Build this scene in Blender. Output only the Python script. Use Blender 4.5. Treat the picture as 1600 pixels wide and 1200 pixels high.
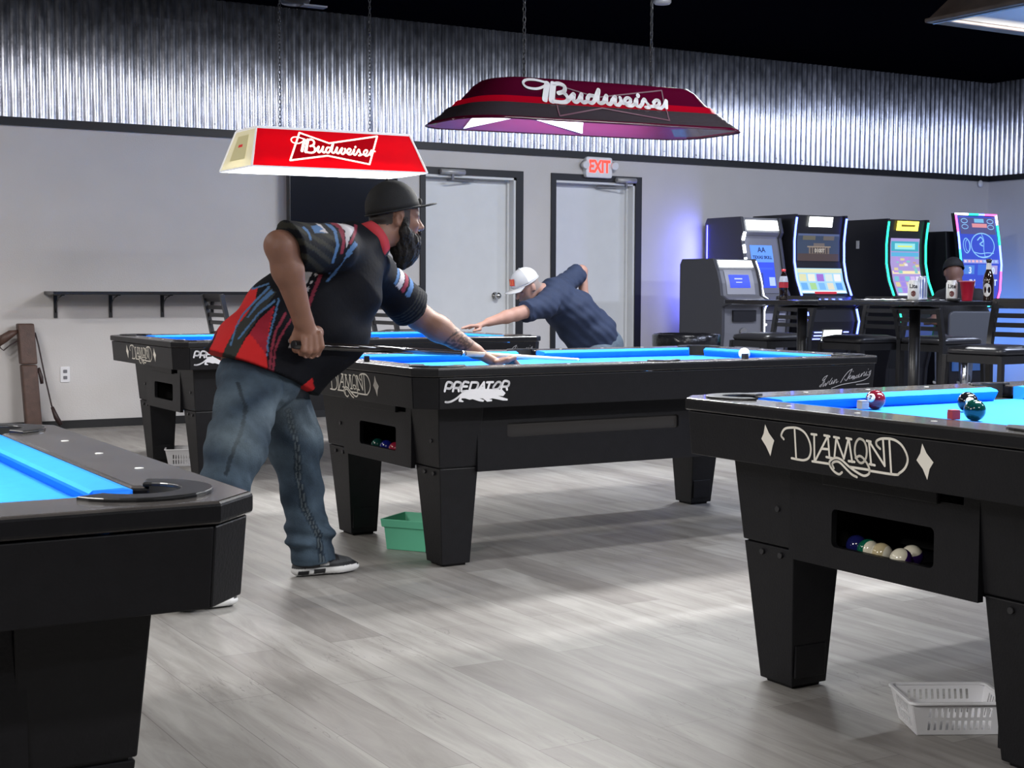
import bpy, bmesh, math, random
import numpy as np
from math import sin, cos, pi, radians, sqrt, atan2
from mathutils import Vector, Matrix
random.seed(7)
scene = bpy.context.scene
COL = scene.collection
for _o in list(bpy.data.objects): bpy.data.objects.remove(_o)

# ------------------------------------------------------------------ camera
CH = 1.0947
_p, _y, _r = radians(3.7732), radians(30.7783), radians(.2225)
CF = Vector((sin(_y)*cos(_p), cos(_y)*cos(_p), -sin(_p)))
_R = Vector((cos(_y), -sin(_y), 0)); _U = _R.cross(CF)
CR = _R*cos(_r) + _U*sin(_r); CU = _U*cos(_r) - _R*sin(_r)
FPX = 2287.7
cam_data = bpy.data.cameras.new('camera')
cam_data.sensor_width = 36; cam_data.lens = 36*FPX/1600
cam_data.clip_start = .05
cam = bpy.data.objects.new('camera', cam_data); COL.objects.link(cam)
cam.matrix_world = Matrix(((CR.x, CU.x, -CF.x, 0), (CR.y, CU.y, -CF.y, 0), (CR.z, CU.z, -CF.z, CH), (0, 0, 0, 1)))
scene.camera = cam

def ray(px, py): return CF*FPX + CR*(px-800) + CU*(600-py)
def at_y(px, py, Y): d = ray(px, py); return Vector((0, 0, CH)) + d*(Y/d.y)     # point seen at a pixel on the plane y=Y
def at_x(px, py, X): d = ray(px, py); return Vector((0, 0, CH)) + d*(X/d.x)
def at_d(px, py, D): return Vector((0, 0, CH)) + ray(px, py)*(D/FPX)

# ------------------------------------------------------------------ world, exposure, fill lights
w = bpy.data.worlds.new('room_air'); scene.world = w; w.use_nodes = True
w.node_tree.nodes['Background'].inputs[0].default_value = (.5, .55, .7, 1)
w.node_tree.nodes['Background'].inputs[1].default_value = .05
scene.view_settings.view_transform = 'Standard'; scene.view_settings.look = 'None'
scene.view_settings.exposure = 0.0; scene.view_settings.gamma = 1; scene.view_settings.use_curve_mapping = False

def area_light(name, loc, rot, sx, sy, power, color=(1, 1, 1), parent=None, spread=None):
    l = bpy.data.lights.new(name, 'AREA'); l.shape = 'RECTANGLE'; l.size = sx; l.size_y = sy
    l.energy = power; l.color = color
    if spread: l.spread = spread
    o = bpy.data.objects.new(name, l); COL.objects.link(o); o.location = loc; o.rotation_euler = rot
    if parent: o.parent = parent
    return o
# added unseen fill lights near the ceiling, lifting the ambient and steel reflections
_warm, _cool, _blue = (1, .96, .92), (.95, .975, 1), (.68, .76, 1)
for _x, _yy, _pw, _c in [(-1.4, 5.6, 100, _warm), (-.8, .2, 70, _warm), (3.2, -1.4, 60, _cool), (7.2, 1.6, 100, _blue), (8.8, 5.0, 120, _blue), (.2, 8.2, 75, _warm), (4.6, 3.9, 60, _cool), (6.4, 7.6, 125, _cool), (10.6, 7.4, 80, _blue)]:
    area_light('fill_light', (_x, _yy, 3.2), (radians(14), 0, 0), 1.2, .16, _pw, _c)

# ------------------------------------------------------------------ materials
def _nodes(name):
    m = bpy.data.materials.new(name); m.use_nodes = True
    nt = m.node_tree; b = nt.nodes['Principled BSDF']; return m, nt, b
def mat(name, col, rough=.5, metal=0, noise=0, nscale=8, bump=0, bscale=60, emis=None, estr=0, trans=0, coat=0, spec=None, alpha=1, ior=None):
    m, nt, b = _nodes(name)
    b.inputs['Base Color'].default_value = (*col, 1); b.inputs['Roughness'].default_value = rough
    b.inputs['Metallic'].default_value = metal
    if spec is not None: b.inputs['Specular IOR Level'].default_value = spec
    if coat: b.inputs['Coat Weight'].default_value = coat; b.inputs['Coat Roughness'].default_value = .08
    if trans: b.inputs['Transmission Weight'].default_value = trans
    if ior: b.inputs['IOR'].default_value = ior
    if emis: b.inputs['Emission Color'].default_value = (*emis, 1); b.inputs['Emission Strength'].default_value = estr
    tc = nt.nodes.new('ShaderNodeTexCoord')
    if noise:
        n = nt.nodes.new('ShaderNodeTexNoise'); n.inputs['Scale'].default_value = nscale; n.inputs['Detail'].default_value = 5
        nt.links.new(tc.outputs['Object'], n.inputs['Vector'])
        r = nt.nodes.new('ShaderNodeValToRGB')
        r.color_ramp.elements[0].position = .3; r.color_ramp.elements[1].position = .7
        r.color_ramp.elements[0].color = (*[c*(1-noise) for c in col], 1); r.color_ramp.elements[1].color = (*[min(1, c*(1+noise)) for c in col], 1)
        nt.links.new(n.outputs['Fac'], r.inputs['Fac']); nt.links.new(r.outputs['Color'], b.inputs['Base Color'])
    if bump:
        n = nt.nodes.new('ShaderNodeTexNoise'); n.inputs['Scale'].default_value = bscale; n.inputs['Detail'].default_value = 4
        nt.links.new(tc.outputs['Object'], n.inputs['Vector'])
        bp = nt.nodes.new('ShaderNodeBump'); bp.inputs['Strength'].default_value = bump; bp.inputs['Distance'].default_value = .01
        nt.links.new(n.outputs['Fac'], bp.inputs['Height']); nt.links.new(bp.outputs['Normal'], b.inputs['Normal'])
    return m
def vcol_mat(name, rough=.8, bump=0, bscale=40, noise=0, spec=.3, sheen=0):
    m, nt, b = _nodes(name)
    a = nt.nodes.new('ShaderNodeVertexColor'); a.layer_name = 'Col'
    out = a.outputs['Color']
    tc = nt.nodes.new('ShaderNodeTexCoord')
    if noise:
        n = nt.nodes.new('ShaderNodeTexNoise'); n.inputs['Scale'].default_value = 30; n.inputs['Detail'].default_value = 6
        nt.links.new(tc.outputs['Object'], n.inputs['Vector'])
        mr = nt.nodes.new('ShaderNodeMapRange'); mr.inputs['To Min'].default_value = 1-noise; mr.inputs['To Max'].default_value = 1+noise
        nt.links.new(n.outputs['Fac'], mr.inputs['Value'])
        mx = nt.nodes.new('ShaderNodeVectorMath'); mx.operation = 'SCALE'
        nt.links.new(out, mx.inputs[0]); nt.links.new(mr.outputs['Result'], mx.inputs['Scale']); out = mx.outputs['Vector']
    nt.links.new(out, b.inputs['Base Color']); b.inputs['Roughness'].default_value = rough; b.inputs['Specular IOR Level'].default_value = spec
    if sheen: b.inputs['Sheen Weight'].default_value = sheen
    if bump:
        n = nt.nodes.new('ShaderNodeTexNoise'); n.inputs['Scale'].default_value = bscale
        nt.links.new(tc.outputs['Object'], n.inputs['Vector'])
        bp = nt.nodes.new('ShaderNodeBump'); bp.inputs['Strength'].default_value = bump; bp.inputs['Distance'].default_value = .01
        nt.links.new(n.outputs['Fac'], bp.inputs['Height']); nt.links.new(bp.outputs['Normal'], b.inputs['Normal'])
    return m
def glow(name, col, s, base=None):
    return mat(name, base or col, .5, emis=col, estr=s)

M = {}
M['laminate'] = mat('black_laminate', (.0075, .0075, .0095), .42, noise=.12, nscale=30, bump=.08, bscale=160, spec=.28)
M['rail_top'] = mat('satin_black_rail', (.048, .044, .043), .26, noise=.25, nscale=12, spec=.6, coat=.25)
M['black_plastic'] = mat('black_plastic', (.012, .012, .013), .3)
M['hole'] = mat('dark_pocket_well', (.003, .003, .003), .9)
M['bolt'] = mat('dark_bolt', (.06, .06, .065), .35, metal=.7)
M['cloth'] = mat('blue_billiard_cloth', (.030, .27, .85), .85, noise=.05, nscale=40, bump=.1, bscale=500, spec=.15)
M['cushion'] = mat('blue_cushion_cloth', (.022, .24, .85), .8, noise=.04, nscale=30, spec=.2)
M['sight'] = mat('pearl_sight', (.8, .8, .78), .3)
M['cream_ink'] = mat('cream_logo_paint', (.88, .84, .76), .5)
M['grey_ink'] = mat('grey_logo_paint', (.38, .38, .41), .5)
M['white_ink'] = mat('white_logo_paint', (.78, .78, .82), .5)
M['metal_frame'] = mat('black_painted_steel', (.016, .016, .018), .35, bump=.05, bscale=80)
M['vinyl'] = mat('black_vinyl', (.018, .018, .022), .32, bump=.1, bscale=25)
M['white_paint'] = mat('white_door_paint', (.66, .67, .68), .45, noise=.02)
M['black_trim'] = mat('black_trim_paint', (.008, .008, .010), .5)
M['chrome'] = mat('satin_chrome', (.6, .6, .6), .22, metal=1)
M['alu'] = mat('aluminium_paint', (.42, .42, .43), .4, metal=.3)
M['white_plastic'] = mat('white_plastic', (.75, .75, .78), .35, noise=.02)
M['black_table'] = mat('black_table_top', (.012, .012, .014), .25)
M['cab_black'] = mat('black_cabinet_shell', (.012, .012, .016), .35)
M['cab_grey'] = mat('grey_cabinet_plastic', (.16, .16, .18), .4)
M['cab_dark'] = mat('charcoal_cabinet_side', (.045, .045, .055), .5)
M['led_blue'] = glow('blue_led', (.08, .12, 1), 9)
M['led_blueviolet'] = glow('blue_violet_led', (.10, .10, 1), 5)
M['led_green'] = glow('green_led', (.02, 1, .45), 3)
M['led_cyan'] = glow('cyan_led', (.05, .8, .9), 2.4)
M['led_pink'] = glow('pink_led', (1, .1, .45), 3)
M['led_white'] = glow('white_led', (.85, .9, 1), 6)
M['lit_white'] = glow('lit_white_sign', (.95, 1, .97), 3.2)
M['lit_yellow'] = glow('lit_yellow_sign', (1, .75, .08), 2.2)
M['tube'] = glow('fluorescent_tube', (1, .98, .95), 9)

# ------------------------------------------------------------------ object helpers
def tag(o, label=None, cat=None, group=None, kind=None):
    if label: o['label'] = label
    if cat: o['category'] = cat
    if group: o['group'] = group
    if kind: o['kind'] = kind
    return o
def empty(name, loc, label, cat, group=None, rz=0):
    o = bpy.data.objects.new(name, None); COL.objects.link(o); o.location = loc; o.rotation_euler = (0, 0, rz)
    o.empty_display_size = .1
    return tag(o, label, cat, group)
def copy_tree(o, parent=None):
    c = o.copy(); COL.objects.link(c)
    if parent: c.parent = parent
    for ch in [x for x in bpy.data.objects if x.parent == o]: copy_tree(ch, c)
    return c

class MB:
    """collects geometry for ONE mesh object"""
    def __init__(s): s.v = []; s.f = []; s.mi = []; s.sm = []
    def add(s, vs, fs, mi=0, smooth=False):
        o = len(s.v); s.v += [tuple(v) for v in vs]
        for f in fs: s.f.append(tuple(i+o for i in f)); s.mi.append(mi); s.sm.append(smooth)
        return s
    def box(s, a, b, mi=0):
        x0, y0, z0 = a; x1, y1, z1 = b
        return s.add([(x0, y0, z0), (x1, y0, z0), (x1, y1, z0), (x0, y1, z0), (x0, y0, z1), (x1, y0, z1), (x1, y1, z1), (x0, y1, z1)],
                     [(0, 3, 2, 1), (4, 5, 6, 7), (0, 1, 5, 4), (1, 2, 6, 5), (2, 3, 7, 6), (3, 0, 4, 7)], mi)
    def hexa(s, lo, hi, mi=0):        # two 4-point loops
        return s.loft([lo, hi], True, mi=mi)
    def loft(s, loops, cap=True, closed=True, mi=0, smooth=False):
        n = len(loops[0]); vs = [p for l in loops for p in l]; fs = []
        for k in range(len(loops)-1):
            for i in range(n if closed else n-1):
                j = (i+1) % n
                fs.append((k*n+i, k*n+j, (k+1)*n+j, (k+1)*n+i))
        s.add(vs, fs, mi, smooth)
        if cap: s.add(list(loops[0]), [tuple(range(n))[::-1]], mi); s.add(list(loops[-1]), [tuple(range(n))], mi)
        return s
    def tube(s, pts, r, n=10, mi=0, cap=True, smooth=True):
        pts = [Vector(p) for p in pts]
        rs = r if isinstance(r, (list, tuple)) else [r]*len(pts)
        loops = []; up = None
        for i, p in enumerate(pts):
            d = (pts[min(i+1, len(pts)-1)] - pts[max(i-1, 0)]).normalized()
            if up is None:
                up = Vector((0, 0, 1)) if abs(d.z) < .9 else Vector((1, 0, 0))
            a = d.cross(up).normalized(); up = a.cross(d).normalized()
            loops.append([p + a*(cos(2*pi*k/n)*rs[i]) + up*(sin(2*pi*k/n)*rs[i]) for k in range(n)])
        return s.loft(loops, cap, mi=mi, smooth=smooth)
    def bar(s, p, q, w, h, up=(0, 0, 1), mi=0):
        p, q = Vector(p), Vector(q); d = (q-p).normalized(); u = Vector(up)
        if abs(d.dot(u)) > .95: u = Vector((0, 1, 0))
        a = d.cross(u).normalized(); u = a.cross(d)
        f = lambda c: [c-a*w/2-u*h/2, c+a*w/2-u*h/2, c+a*w/2+u*h/2, c-a*w/2+u*h/2]
        return s.loft([f(p), f(q)], True, mi=mi)
    def lathe(s, prof, n=24, c=(0, 0, 0), mi=0, cap=True, smooth=True):
        loops = [[(c[0]+r*cos(2*pi*k/n), c[1]+r*sin(2*pi*k/n), c[2]+z) for k in range(n)] for r, z in prof]
        return s.loft(loops, cap, mi=mi, smooth=smooth)
    def sphere(s, c, r, nu=20, nv=12, mi=0, sc=(1, 1, 1)):
        loops = [[(c[0]+sc[0]*r*sin(pi*j/nv)*cos(2*pi*k/nu), c[1]+sc[1]*r*sin(pi*j/nv)*sin(2*pi*k/nu), c[2]-sc[2]*r*cos(pi*j/nv)) for k in range(nu)] for j in range(nv+1)]
        return s.loft(loops, False, mi=mi, smooth=True)
    def xf(s, m): s.v = [tuple(m @ Vector(v)) for v in s.v]; return s
    def join(s, o, m=None):
        vs = o.v if m is None else [tuple(m @ Vector(v)) for v in o.v]
        k = len(s.v); s.v += vs; s.f += [tuple(i+k for i in f) for f in o.f]; s.mi += o.mi; s.sm += o.sm
        return s
    def build(s, name, mats, parent=None, bevel=0, loc=None, segs=2):
        me = bpy.data.meshes.new(name); me.from_pydata(s.v, [], s.f)
        if not isinstance(mats, (list, tuple)): mats = [mats]
        for m in mats: me.materials.append(m)
        me.polygons.foreach_set('material_index', s.mi); me.polygons.foreach_set('use_smooth', s.sm)
        bm = bmesh.new(); bm.from_mesh(me); bmesh.ops.remove_doubles(bm, verts=bm.verts, dist=1e-5)
        bmesh.ops.recalc_face_normals(bm, faces=bm.faces); bm.to_mesh(me); bm.free(); me.update()
        o = bpy.data.objects.new(name, me); COL.objects.link(o)
        if parent: o.parent = parent
        if loc: o.location = loc
        if bevel:
            b = o.modifiers.new('bevel', 'BEVEL'); b.width = bevel; b.segments = segs; b.limit_method = 'ANGLE'; b.angle_limit = radians(35)
        return o

def plate_mb(outer, holes=(), t=.01, bevel=0, mi=0):
    """flat plate with holes in local XY, z from 0 to t"""
    cu = bpy.data.curves.new('plate', 'CURVE'); cu.dimensions = '2D'; cu.fill_mode = 'BOTH'
    for loop in [outer]+list(holes):
        sp = cu.splines.new('POLY'); sp.points.add(len(loop)-1)
        for i, (x, y) in enumerate(loop): sp.points[i].co = (x, y, 0, 1)
        sp.use_cyclic_u = True
    cu.extrude = t/2-bevel if bevel else t/2
    if bevel: cu.bevel_depth = bevel; cu.bevel_resolution = 2; cu.offset = -bevel
    o = bpy.data.objects.new('plate', cu); COL.objects.link(o)
    dg = bpy.context.evaluated_depsgraph_get(); dg.update()
    me = bpy.data.meshes.new_from_object(o.evaluated_get(dg))
    b = MB(); b.add([(v.co.x, v.co.y, v.co.z+t/2) for v in me.vertices], [tuple(p.vertices) for p in me.polygons], mi)
    bpy.data.objects.remove(o); bpy.data.curves.remove(cu); bpy.data.meshes.remove(me)
    return b
def text_mb(body, size, shear=0, offset=0, ext=.0005, align='CENTER', sx=1):
    cu = bpy.data.curves.new('txt', 'FONT'); cu.body = body; cu.size = size; cu.shear = shear; cu.offset = offset; cu.extrude = ext
    cu.align_x = align; cu.align_y = 'CENTER'; cu.resolution_u = 4
    o = bpy.data.objects.new('txt', cu); COL.objects.link(o)
    dg = bpy.context.evaluated_depsgraph_get(); dg.update()
    me = bpy.data.meshes.new_from_object(o.evaluated_get(dg))
    b = MB(); b.add([(v.co.x*sx, v.co.y, v.co.z) for v in me.vertices], [tuple(p.vertices) for p in me.polygons])
    bpy.data.objects.remove(o); bpy.data.curves.remove(cu); bpy.data.meshes.remove(me)
    return b
def rrect(x0, y0, x1, y1, r, n=5):
    o = []
    for cx, cy, a0 in ((x1-r, y1-r, 0), (x0+r, y1-r, 90), (x0+r, y0+r, 180), (x1-r, y0+r, 270)):
        for k in range(n+1):
            a = radians(a0+90*k/n); o.append((cx+r*cos(a), cy+r*sin(a)))
    return o
def catmull(p, n=6):
    if len(p) < 3: return [Vector(q) for q in p]
    P = [Vector(q) for q in p]; closed = (P[0]-P[-1]).length < 1e-6
    out = []
    for i in range(len(P)-1):
        a = P[i-1] if i > 0 else (P[-2] if closed else P[0]*2-P[1]); b, c = P[i], P[i+1]
        d = P[i+2] if i+2 < len(P) else (P[1] if closed else P[-1]*2-P[-2])
        for k in range(n):
            t = k/n
            out.append(.5*((2*b)+(c-a)*t+(2*a-5*b+4*c-d)*t*t+(3*b-a-3*c+d)*t**3))
    out.append(P[-1]); return out
def stroke_mb(strokes, width, fn, smooth=True, lift=.0012):
    """strokes: list of (weight, points); weight 0 = filled outline. fn(a,b,h) gives the 3D point"""
    b = MB(); 
    for wgt, pts in strokes:
        if wgt == 0:
            n = len(pts); cx = sum(p[0] for p in pts)/n; cy = sum(p[1] for p in pts)/n
            if n > 12:
                q = plate_mb(pts, (), .0006)
                b.add([fn(v[0], v[1], lift+v[2]) for v in q.v], q.f)
            else: b.add([fn(cx, cy, lift)]+[fn(x, y, lift) for x, y in pts], [(0, i+1, (i+1) % n+1) for i in range(n)])
            continue
        P = catmull([Vector((x, y, 0)) for x, y in pts], 5) if smooth and len(pts) > 3 else [Vector((x, y, 0)) for x, y in pts]
        hw = width*wgt/2
        for i in range(len(P)-1):
            d = (P[i+1]-P[i]);
            if d.length < 1e-7: continue
            d.normalize(); nn = Vector((-d.y, d.x, 0))*hw
            q = [P[i]-nn, P[i+1]-nn, P[i+1]+nn, P[i]+nn]
            h = lift+.00004*(i % 3)
            b.add([fn(v.x, v.y, h) for v in q], [(0, 1, 2, 3)])
        for i, p in enumerate(P):
            b.add([fn(p.x, p.y, lift+.00015)]+[fn(p.x+hw*cos(2*pi*k/10), p.y+hw*sin(2*pi*k/10), lift+.00015) for k in range(10)], [(0, k+1, (k+1) % 10+1) for k in range(10)])
    return b
# ------------------------------------------------------------------ surfaces of the room
def floor_material():
    m, nt, b = _nodes('grey_vinyl_planks'); L = nt.links.new; N = nt.nodes.new
    tc = N('ShaderNodeTexCoord'); mp = N('ShaderNodeMapping'); mp.inputs['Rotation'].default_value = (0, 0, radians(90))
    L(tc.outputs['Object'], mp.inputs['Vector'])
    br = N('ShaderNodeTexBrick'); br.inputs['Scale'].default_value = 1; br.inputs['Brick Width'].default_value = 1.22; br.inputs['Row Height'].default_value = .18
    br.inputs['Mortar Size'].default_value = .0012; br.inputs['Mortar Smooth'].default_value = .2; br.offset = .37; br.offset_frequency = 2
    br.inputs['Color1'].default_value = (.22, .205, .195, 1); br.inputs['Color2'].default_value = (.34, .33, .315, 1); br.inputs['Mortar'].default_value = (.17, .16, .15, 1)
    br.inputs['Bias'].default_value = .1
    L(mp.outputs['Vector'], br.inputs['Vector'])
    m2 = N('ShaderNodeMapping'); m2.inputs['Scale'].default_value = (9, 1.1, 9); L(tc.outputs['Object'], m2.inputs['Vector'])
    n1 = N('ShaderNodeTexNoise'); n1.inputs['Scale'].default_value = 1.6; n1.inputs['Detail'].default_value = 9; n1.inputs['Roughness'].default_value = .62; n1.inputs['Distortion'].default_value = .7
    L(m2.outputs['Vector'], n1.inputs['Vector'])
    r1 = N('ShaderNodeValToRGB'); r1.color_ramp.elements[0].position = .28; r1.color_ramp.elements[0].color = (.62, .60, .59, 1)
    r1.color_ramp.elements[1].position = .68; r1.color_ramp.elements[1].color = (1.12, 1.12, 1.12, 1); L(n1.outputs['Fac'], r1.inputs['Fac'])
    mx = N('ShaderNodeMixRGB'); mx.blend_type = 'MULTIPLY'; mx.inputs[0].default_value = 1; L(br.outputs['Color'], mx.inputs[1]); L(r1.outputs['Color'], mx.inputs[2])
    # fine dark cracks along the grain
    m3 = N('ShaderNodeMapping'); m3.inputs['Scale'].default_value = (14, 1.7, 10); L(tc.outputs['Object'], m3.inputs['Vector'])
    n2 = N('ShaderNodeTexNoise'); n2.inputs['Scale'].default_value = 1.3; n2.inputs['Detail'].default_value = 3; n2.inputs['Distortion'].default_value = 1.3; L(m3.outputs['Vector'], n2.inputs['Vector'])
    sb = N('ShaderNodeMath'); sb.operation = 'SUBTRACT'; sb.inputs[1].default_value = .5; L(n2.outputs['Fac'], sb.inputs[0])
    ab = N('ShaderNodeMath'); ab.operation = 'ABSOLUTE'; L(sb.outputs[0], ab.inputs[0])
    n3 = N('ShaderNodeTexNoise'); n3.inputs['Scale'].default_value = 1.9; n3.inputs['Detail'].default_value = 2; L(tc.outputs['Object'], n3.inputs['Vector'])
    r3 = N('ShaderNodeMapRange'); r3.inputs['From Min'].default_value = .52; r3.inputs['From Max'].default_value = .62; L(n3.outputs['Fac'], r3.inputs['Value'])
    r2 = N('ShaderNodeMapRange'); r2.inputs['From Min'].default_value = .002; r2.inputs['From Max'].default_value = .010; r2.inputs['To Min'].default_value = .6; r2.inputs['To Max'].default_value = 0
    L(ab.outputs[0], r2.inputs['Value'])
    ml = N('ShaderNodeMath'); ml.operation = 'MULTIPLY'; L(r2.outputs[0], ml.inputs[0]); L(r3.outputs[0], ml.inputs[1])
    m4 = N('ShaderNodeMixRGB'); m4.inputs[2].default_value = (.13, .12, .115, 1); L(ml.outputs[0], m4.inputs[0]); L(mx.outputs[0], m4.inputs[1])
    L(m4.outputs[0], b.inputs['Base Color']); b.inputs['Roughness'].default_value = .46; b.inputs['Specular IOR Level'].default_value = .45
    bp = N('ShaderNodeBump'); bp.inputs['Strength'].default_value = .25; bp.inputs['Distance'].default_value = .002; L(n1.outputs['Fac'], bp.inputs['Height']); L(bp.outputs['Normal'], b.inputs['Normal'])
    return m
def corrugated_material():
    m, nt, b = _nodes('galvanised_corrugated_steel'); L = nt.links.new; N = nt.nodes.new
    tc = N('ShaderNodeTexCoord'); mp = N('ShaderNodeMapping'); mp.inputs['Scale'].default_value = (3, 3, 1.2); L(tc.outputs['Object'], mp.inputs['Vector'])
    n = N('ShaderNodeTexNoise'); n.inputs['Scale'].default_value = 6; n.inputs['Detail'].default_value = 7; L(mp.outputs['Vector'], n.inputs['Vector'])
    r = N('ShaderNodeValToRGB'); r.color_ramp.elements[0].color = (.13, .14, .17, 1); r.color_ramp.elements[1].color = (.48, .50, .58, 1); L(n.outputs['Fac'], r.inputs['Fac'])
    L(r.outputs['Color'], b.inputs['Base Color']); b.inputs['Metallic'].default_value = 1
    mr = N('ShaderNodeMapRange'); mr.inputs['To Min'].default_value = .19; mr.inputs['To Max'].default_value = .30; L(n.outputs['Fac'], mr.inputs['Value']); L(mr.outputs[0], b.inputs['Roughness'])
    b.inputs['Anisotropic'].default_value = .93; b.inputs['Anisotropic Rotation'].default_value = 0
    tg = N('ShaderNodeTangent'); tg.direction_type = 'RADIAL'; tg.axis = 'Z'; L(tg.outputs[0], b.inputs['Tangent'])
    n2 = N('ShaderNodeTexNoise'); n2.inputs['Scale'].default_value = 9; n2.inputs['Detail'].default_value = 5; L(mp.outputs['Vector'], n2.inputs['Vector'])
    bp = N('ShaderNodeBump'); bp.inputs['Strength'].default_value = .05; bp.inputs['Distance'].default_value = .01; L(n2.outputs['Fac'], bp.inputs['Height']); L(bp.outputs['Normal'], b.inputs['Normal'])
    return m
M['floor'] = floor_material()
M['wall'] = mat('white_painted_drywall', (.56, .54, .535), .85, noise=.03, nscale=2.5, bump=.12, bscale=90)
M['dark_wall'] = mat('charcoal_painted_wall', (.05, .05, .055), .8, noise=.05)
M['ceiling'] = mat('black_ceiling', (.0022, .0024, .0045), 1, spec=0)
M['steel'] = corrugated_material()

YW, XW = 11.376, 12.934
X0, Y0 = -6.5, -3.5
DOORS = [(5.889, 6.807), (7.23, 8.118)]; DH = 2.078; WT = .16
b = MB().box((X0, Y0, -.1), (XW, YW, 0)); tag(b.build('floor', M['floor']), kind='structure')
b = MB().box((X0-.2, Y0-.2, 3.365), (XW+.2, YW+.2, 3.5)); tag(b.build('ceiling', M['ceiling']), kind='structure')
b = MB()
xs = [X0, DOORS[0][0]], [DOORS[0][1], DOORS[1][0]], [DOORS[1][1], XW+.2]
for a, c in xs: b.box((a, YW, 0), (c, YW+WT, 3.4))
for a, c in DOORS: b.box((a, YW, DH), (c, YW+WT, 3.4))
b.box((X0, YW+WT, 0), (XW, YW+WT+.05, 3.4))
tag(b.build('wall_back', M['wall']), kind='structure')
tag(MB().box((XW, Y0, 0), (XW+.2, YW, 3.4)).build('wall_right', M['wall']), kind='structure')
tag(MB().box((X0-.2, Y0, 0), (X0, YW, 3.4)).build('wall_left', M['dark_wall']), kind='structure')
tag(MB().box((X0-.2, Y0-.2, 0), (XW+.2, Y0, 3.4)).build('wall_front', M['dark_wall']), kind='structure')
b = MB()
for a, c in [(X0, 5.84), (6.88, 7.174), (8.2, XW)]: b.box((a, YW-.014, 0), (c, YW, .062))
tag(b.build('baseboard_back', M['black_trim']), kind='structure')
tag(MB().box((XW-.014, Y0, 0), (XW, YW-.015, .062)).build('baseboard_right', M['black_trim']), kind='structure')
tag(MB().box((X0, YW-.03, 2.287), (XW, YW, 2.347)).build('trim_1', M['black_trim']), kind='structure')
tag(MB().box((XW-.03, Y0, 2.287), (XW, YW-.03, 2.347)).build('trim_2', M['black_trim']), kind='structure')
# corrugated steel wainscot band, in overlapping sheets
def corrugated(name, p0, d, nrm, length, seed):
    rnd = random.Random(seed); b = MB(); pitch = .0675; sheet = .66; s = 0; k = 0
    vs = []; fs = []
    nz = 7
    while s < length:
        e = min(s+sheet, length); n = max(4, int((e-s)/pitch*14)); off = .012+.002*(k % 2)+rnd.uniform(0, .003); tilt = rnd.uniform(-.012, .012); amp = .0115*rnd.uniform(.9, 1.1)
        wob = rnd.uniform(0, 6)
        base = len(vs)
        for i in range(n+1):
            t = s+(e-s)*i/n
            ph = 2*pi*t/pitch
            dv = amp*(2.1*abs(sin(ph/2))**.75-1.1)+tilt*(t-(s+e)/2)
            for j in range(nz):
                z = 2.347+(3.362-2.347)*j/(nz-1)
                q = .0012*sin(wob+3*t+j*.5)+.0004*sin(9*t+j*1.3+wob)
                o = off+dv+q+.008
                vs.append((p0[0]+d[0]*t+nrm[0]*o, p0[1]+d[1]*t+nrm[1]*o, z))
        for i in range(n):
            for j in range(nz-1):
                a = base+i*nz+j; fs.append((a, a+nz, a+nz+1, a+1))
        s = e; k += 1
    b.add(vs, fs, smooth=True)
    o = b.build(name, M['steel']); m = o.modifiers.new('s', 'SOLIDIFY'); m.thickness = .0008; m.use_rim = False
    return tag(o, kind='structure')
corrugated('trim_3', (X0, YW), (1, 0), (0, -1), XW-X0, 3)
corrugated('trim_4', (XW, YW), (0, -1), (-1, 0), YW-Y0, 5)
b = MB()
_rnd = random.Random(2)
for k in range(34):
    x = 1.2+k*.345+_rnd.uniform(-.03, .03)
    b.sphere((x, YW-.033, 2.375+_rnd.uniform(0, .02)), .006, 8, 6)
tag(b.build('trim_5', M['chrome']), kind='structure')

# ------------------------------------------------------------------ doors
def door(n, x0, x1, knob_x, hinge_left, closer):
    e = bpy.data.objects.new('door_%d' % n, None); COL.objects.link(e); e.location = ((x0+x1)/2, YW+.11, 0); tag(e, kind='structure')
    w2 = (x1-x0)/2
    MB().box((-w2+.006, 0, .008), (w2-.006, .045, DH-.006)).build('door_leaf', M['white_paint'], e, bevel=.002)
    b = MB()   # white metal frame lining the opening
    b.box((-w2, -.11, 0), (-w2+.005, .05, DH)); b.box((w2-.022, -.112, 0), (w2, .05, DH)); b.box((-w2, -.112, DH-.022), (w2, .05, DH))
    b.box((w2-.04, -.03, 0), (w2-.02, .0, DH-.02))
    b.build('door_frame', M['white_paint'], e)
    b = MB(); c = .052
    b.box((-w2-c, -.126, 0), (-w2, -.11, DH+c+.008)); b.box((w2, -.126, 0), (w2+c+.02, -.11, DH+c+.008)); b.box((-w2, -.126, DH), (w2, -.11, DH+c+.008))
    b.build('door_casing', M['black_trim'], e)
    kx = knob_x-(x0+x1)/2
    if knob_x:
        b = MB(); b.lathe([(.033, 0), (.033, .008), (.012, .012), (.012, .04), (.026, .05), (.030, .065), (.024, .08), (0.001, .084)], 20)
        b.xf(Matrix.Rotation(radians(90), 4, 'X')); b.build('door_knob', M['chrome'], e, loc=(kx, 0, 1.02))
    cx0, cx1, flip = closer
    a = e.location.x
    b = MB().tube([(cx0-a, -.15, DH+.022), (cx1-a, -.15, DH+.022)], .024, 14)
    b.box((cx0-a+.02, -.15, DH), (cx1-a-.02, -.126, DH+.045))
    cl = b.build('door_closer', M['alu'], e)
    m = (cx0+cx1)/2-a
    MB().bar((m, -.15, DH-.0), (m, -.15, DH-.05), .02, .02).bar((m, -.15, DH-.045), (m+.26*flip, -.05, DH-.045), .022, .008).bar((m+.26*flip, -.05, DH-.04), (m+.02*flip, -.01, DH-.04), .02, .008).build('closer_arm', M['cab_grey'], cl)
    return e
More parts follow.
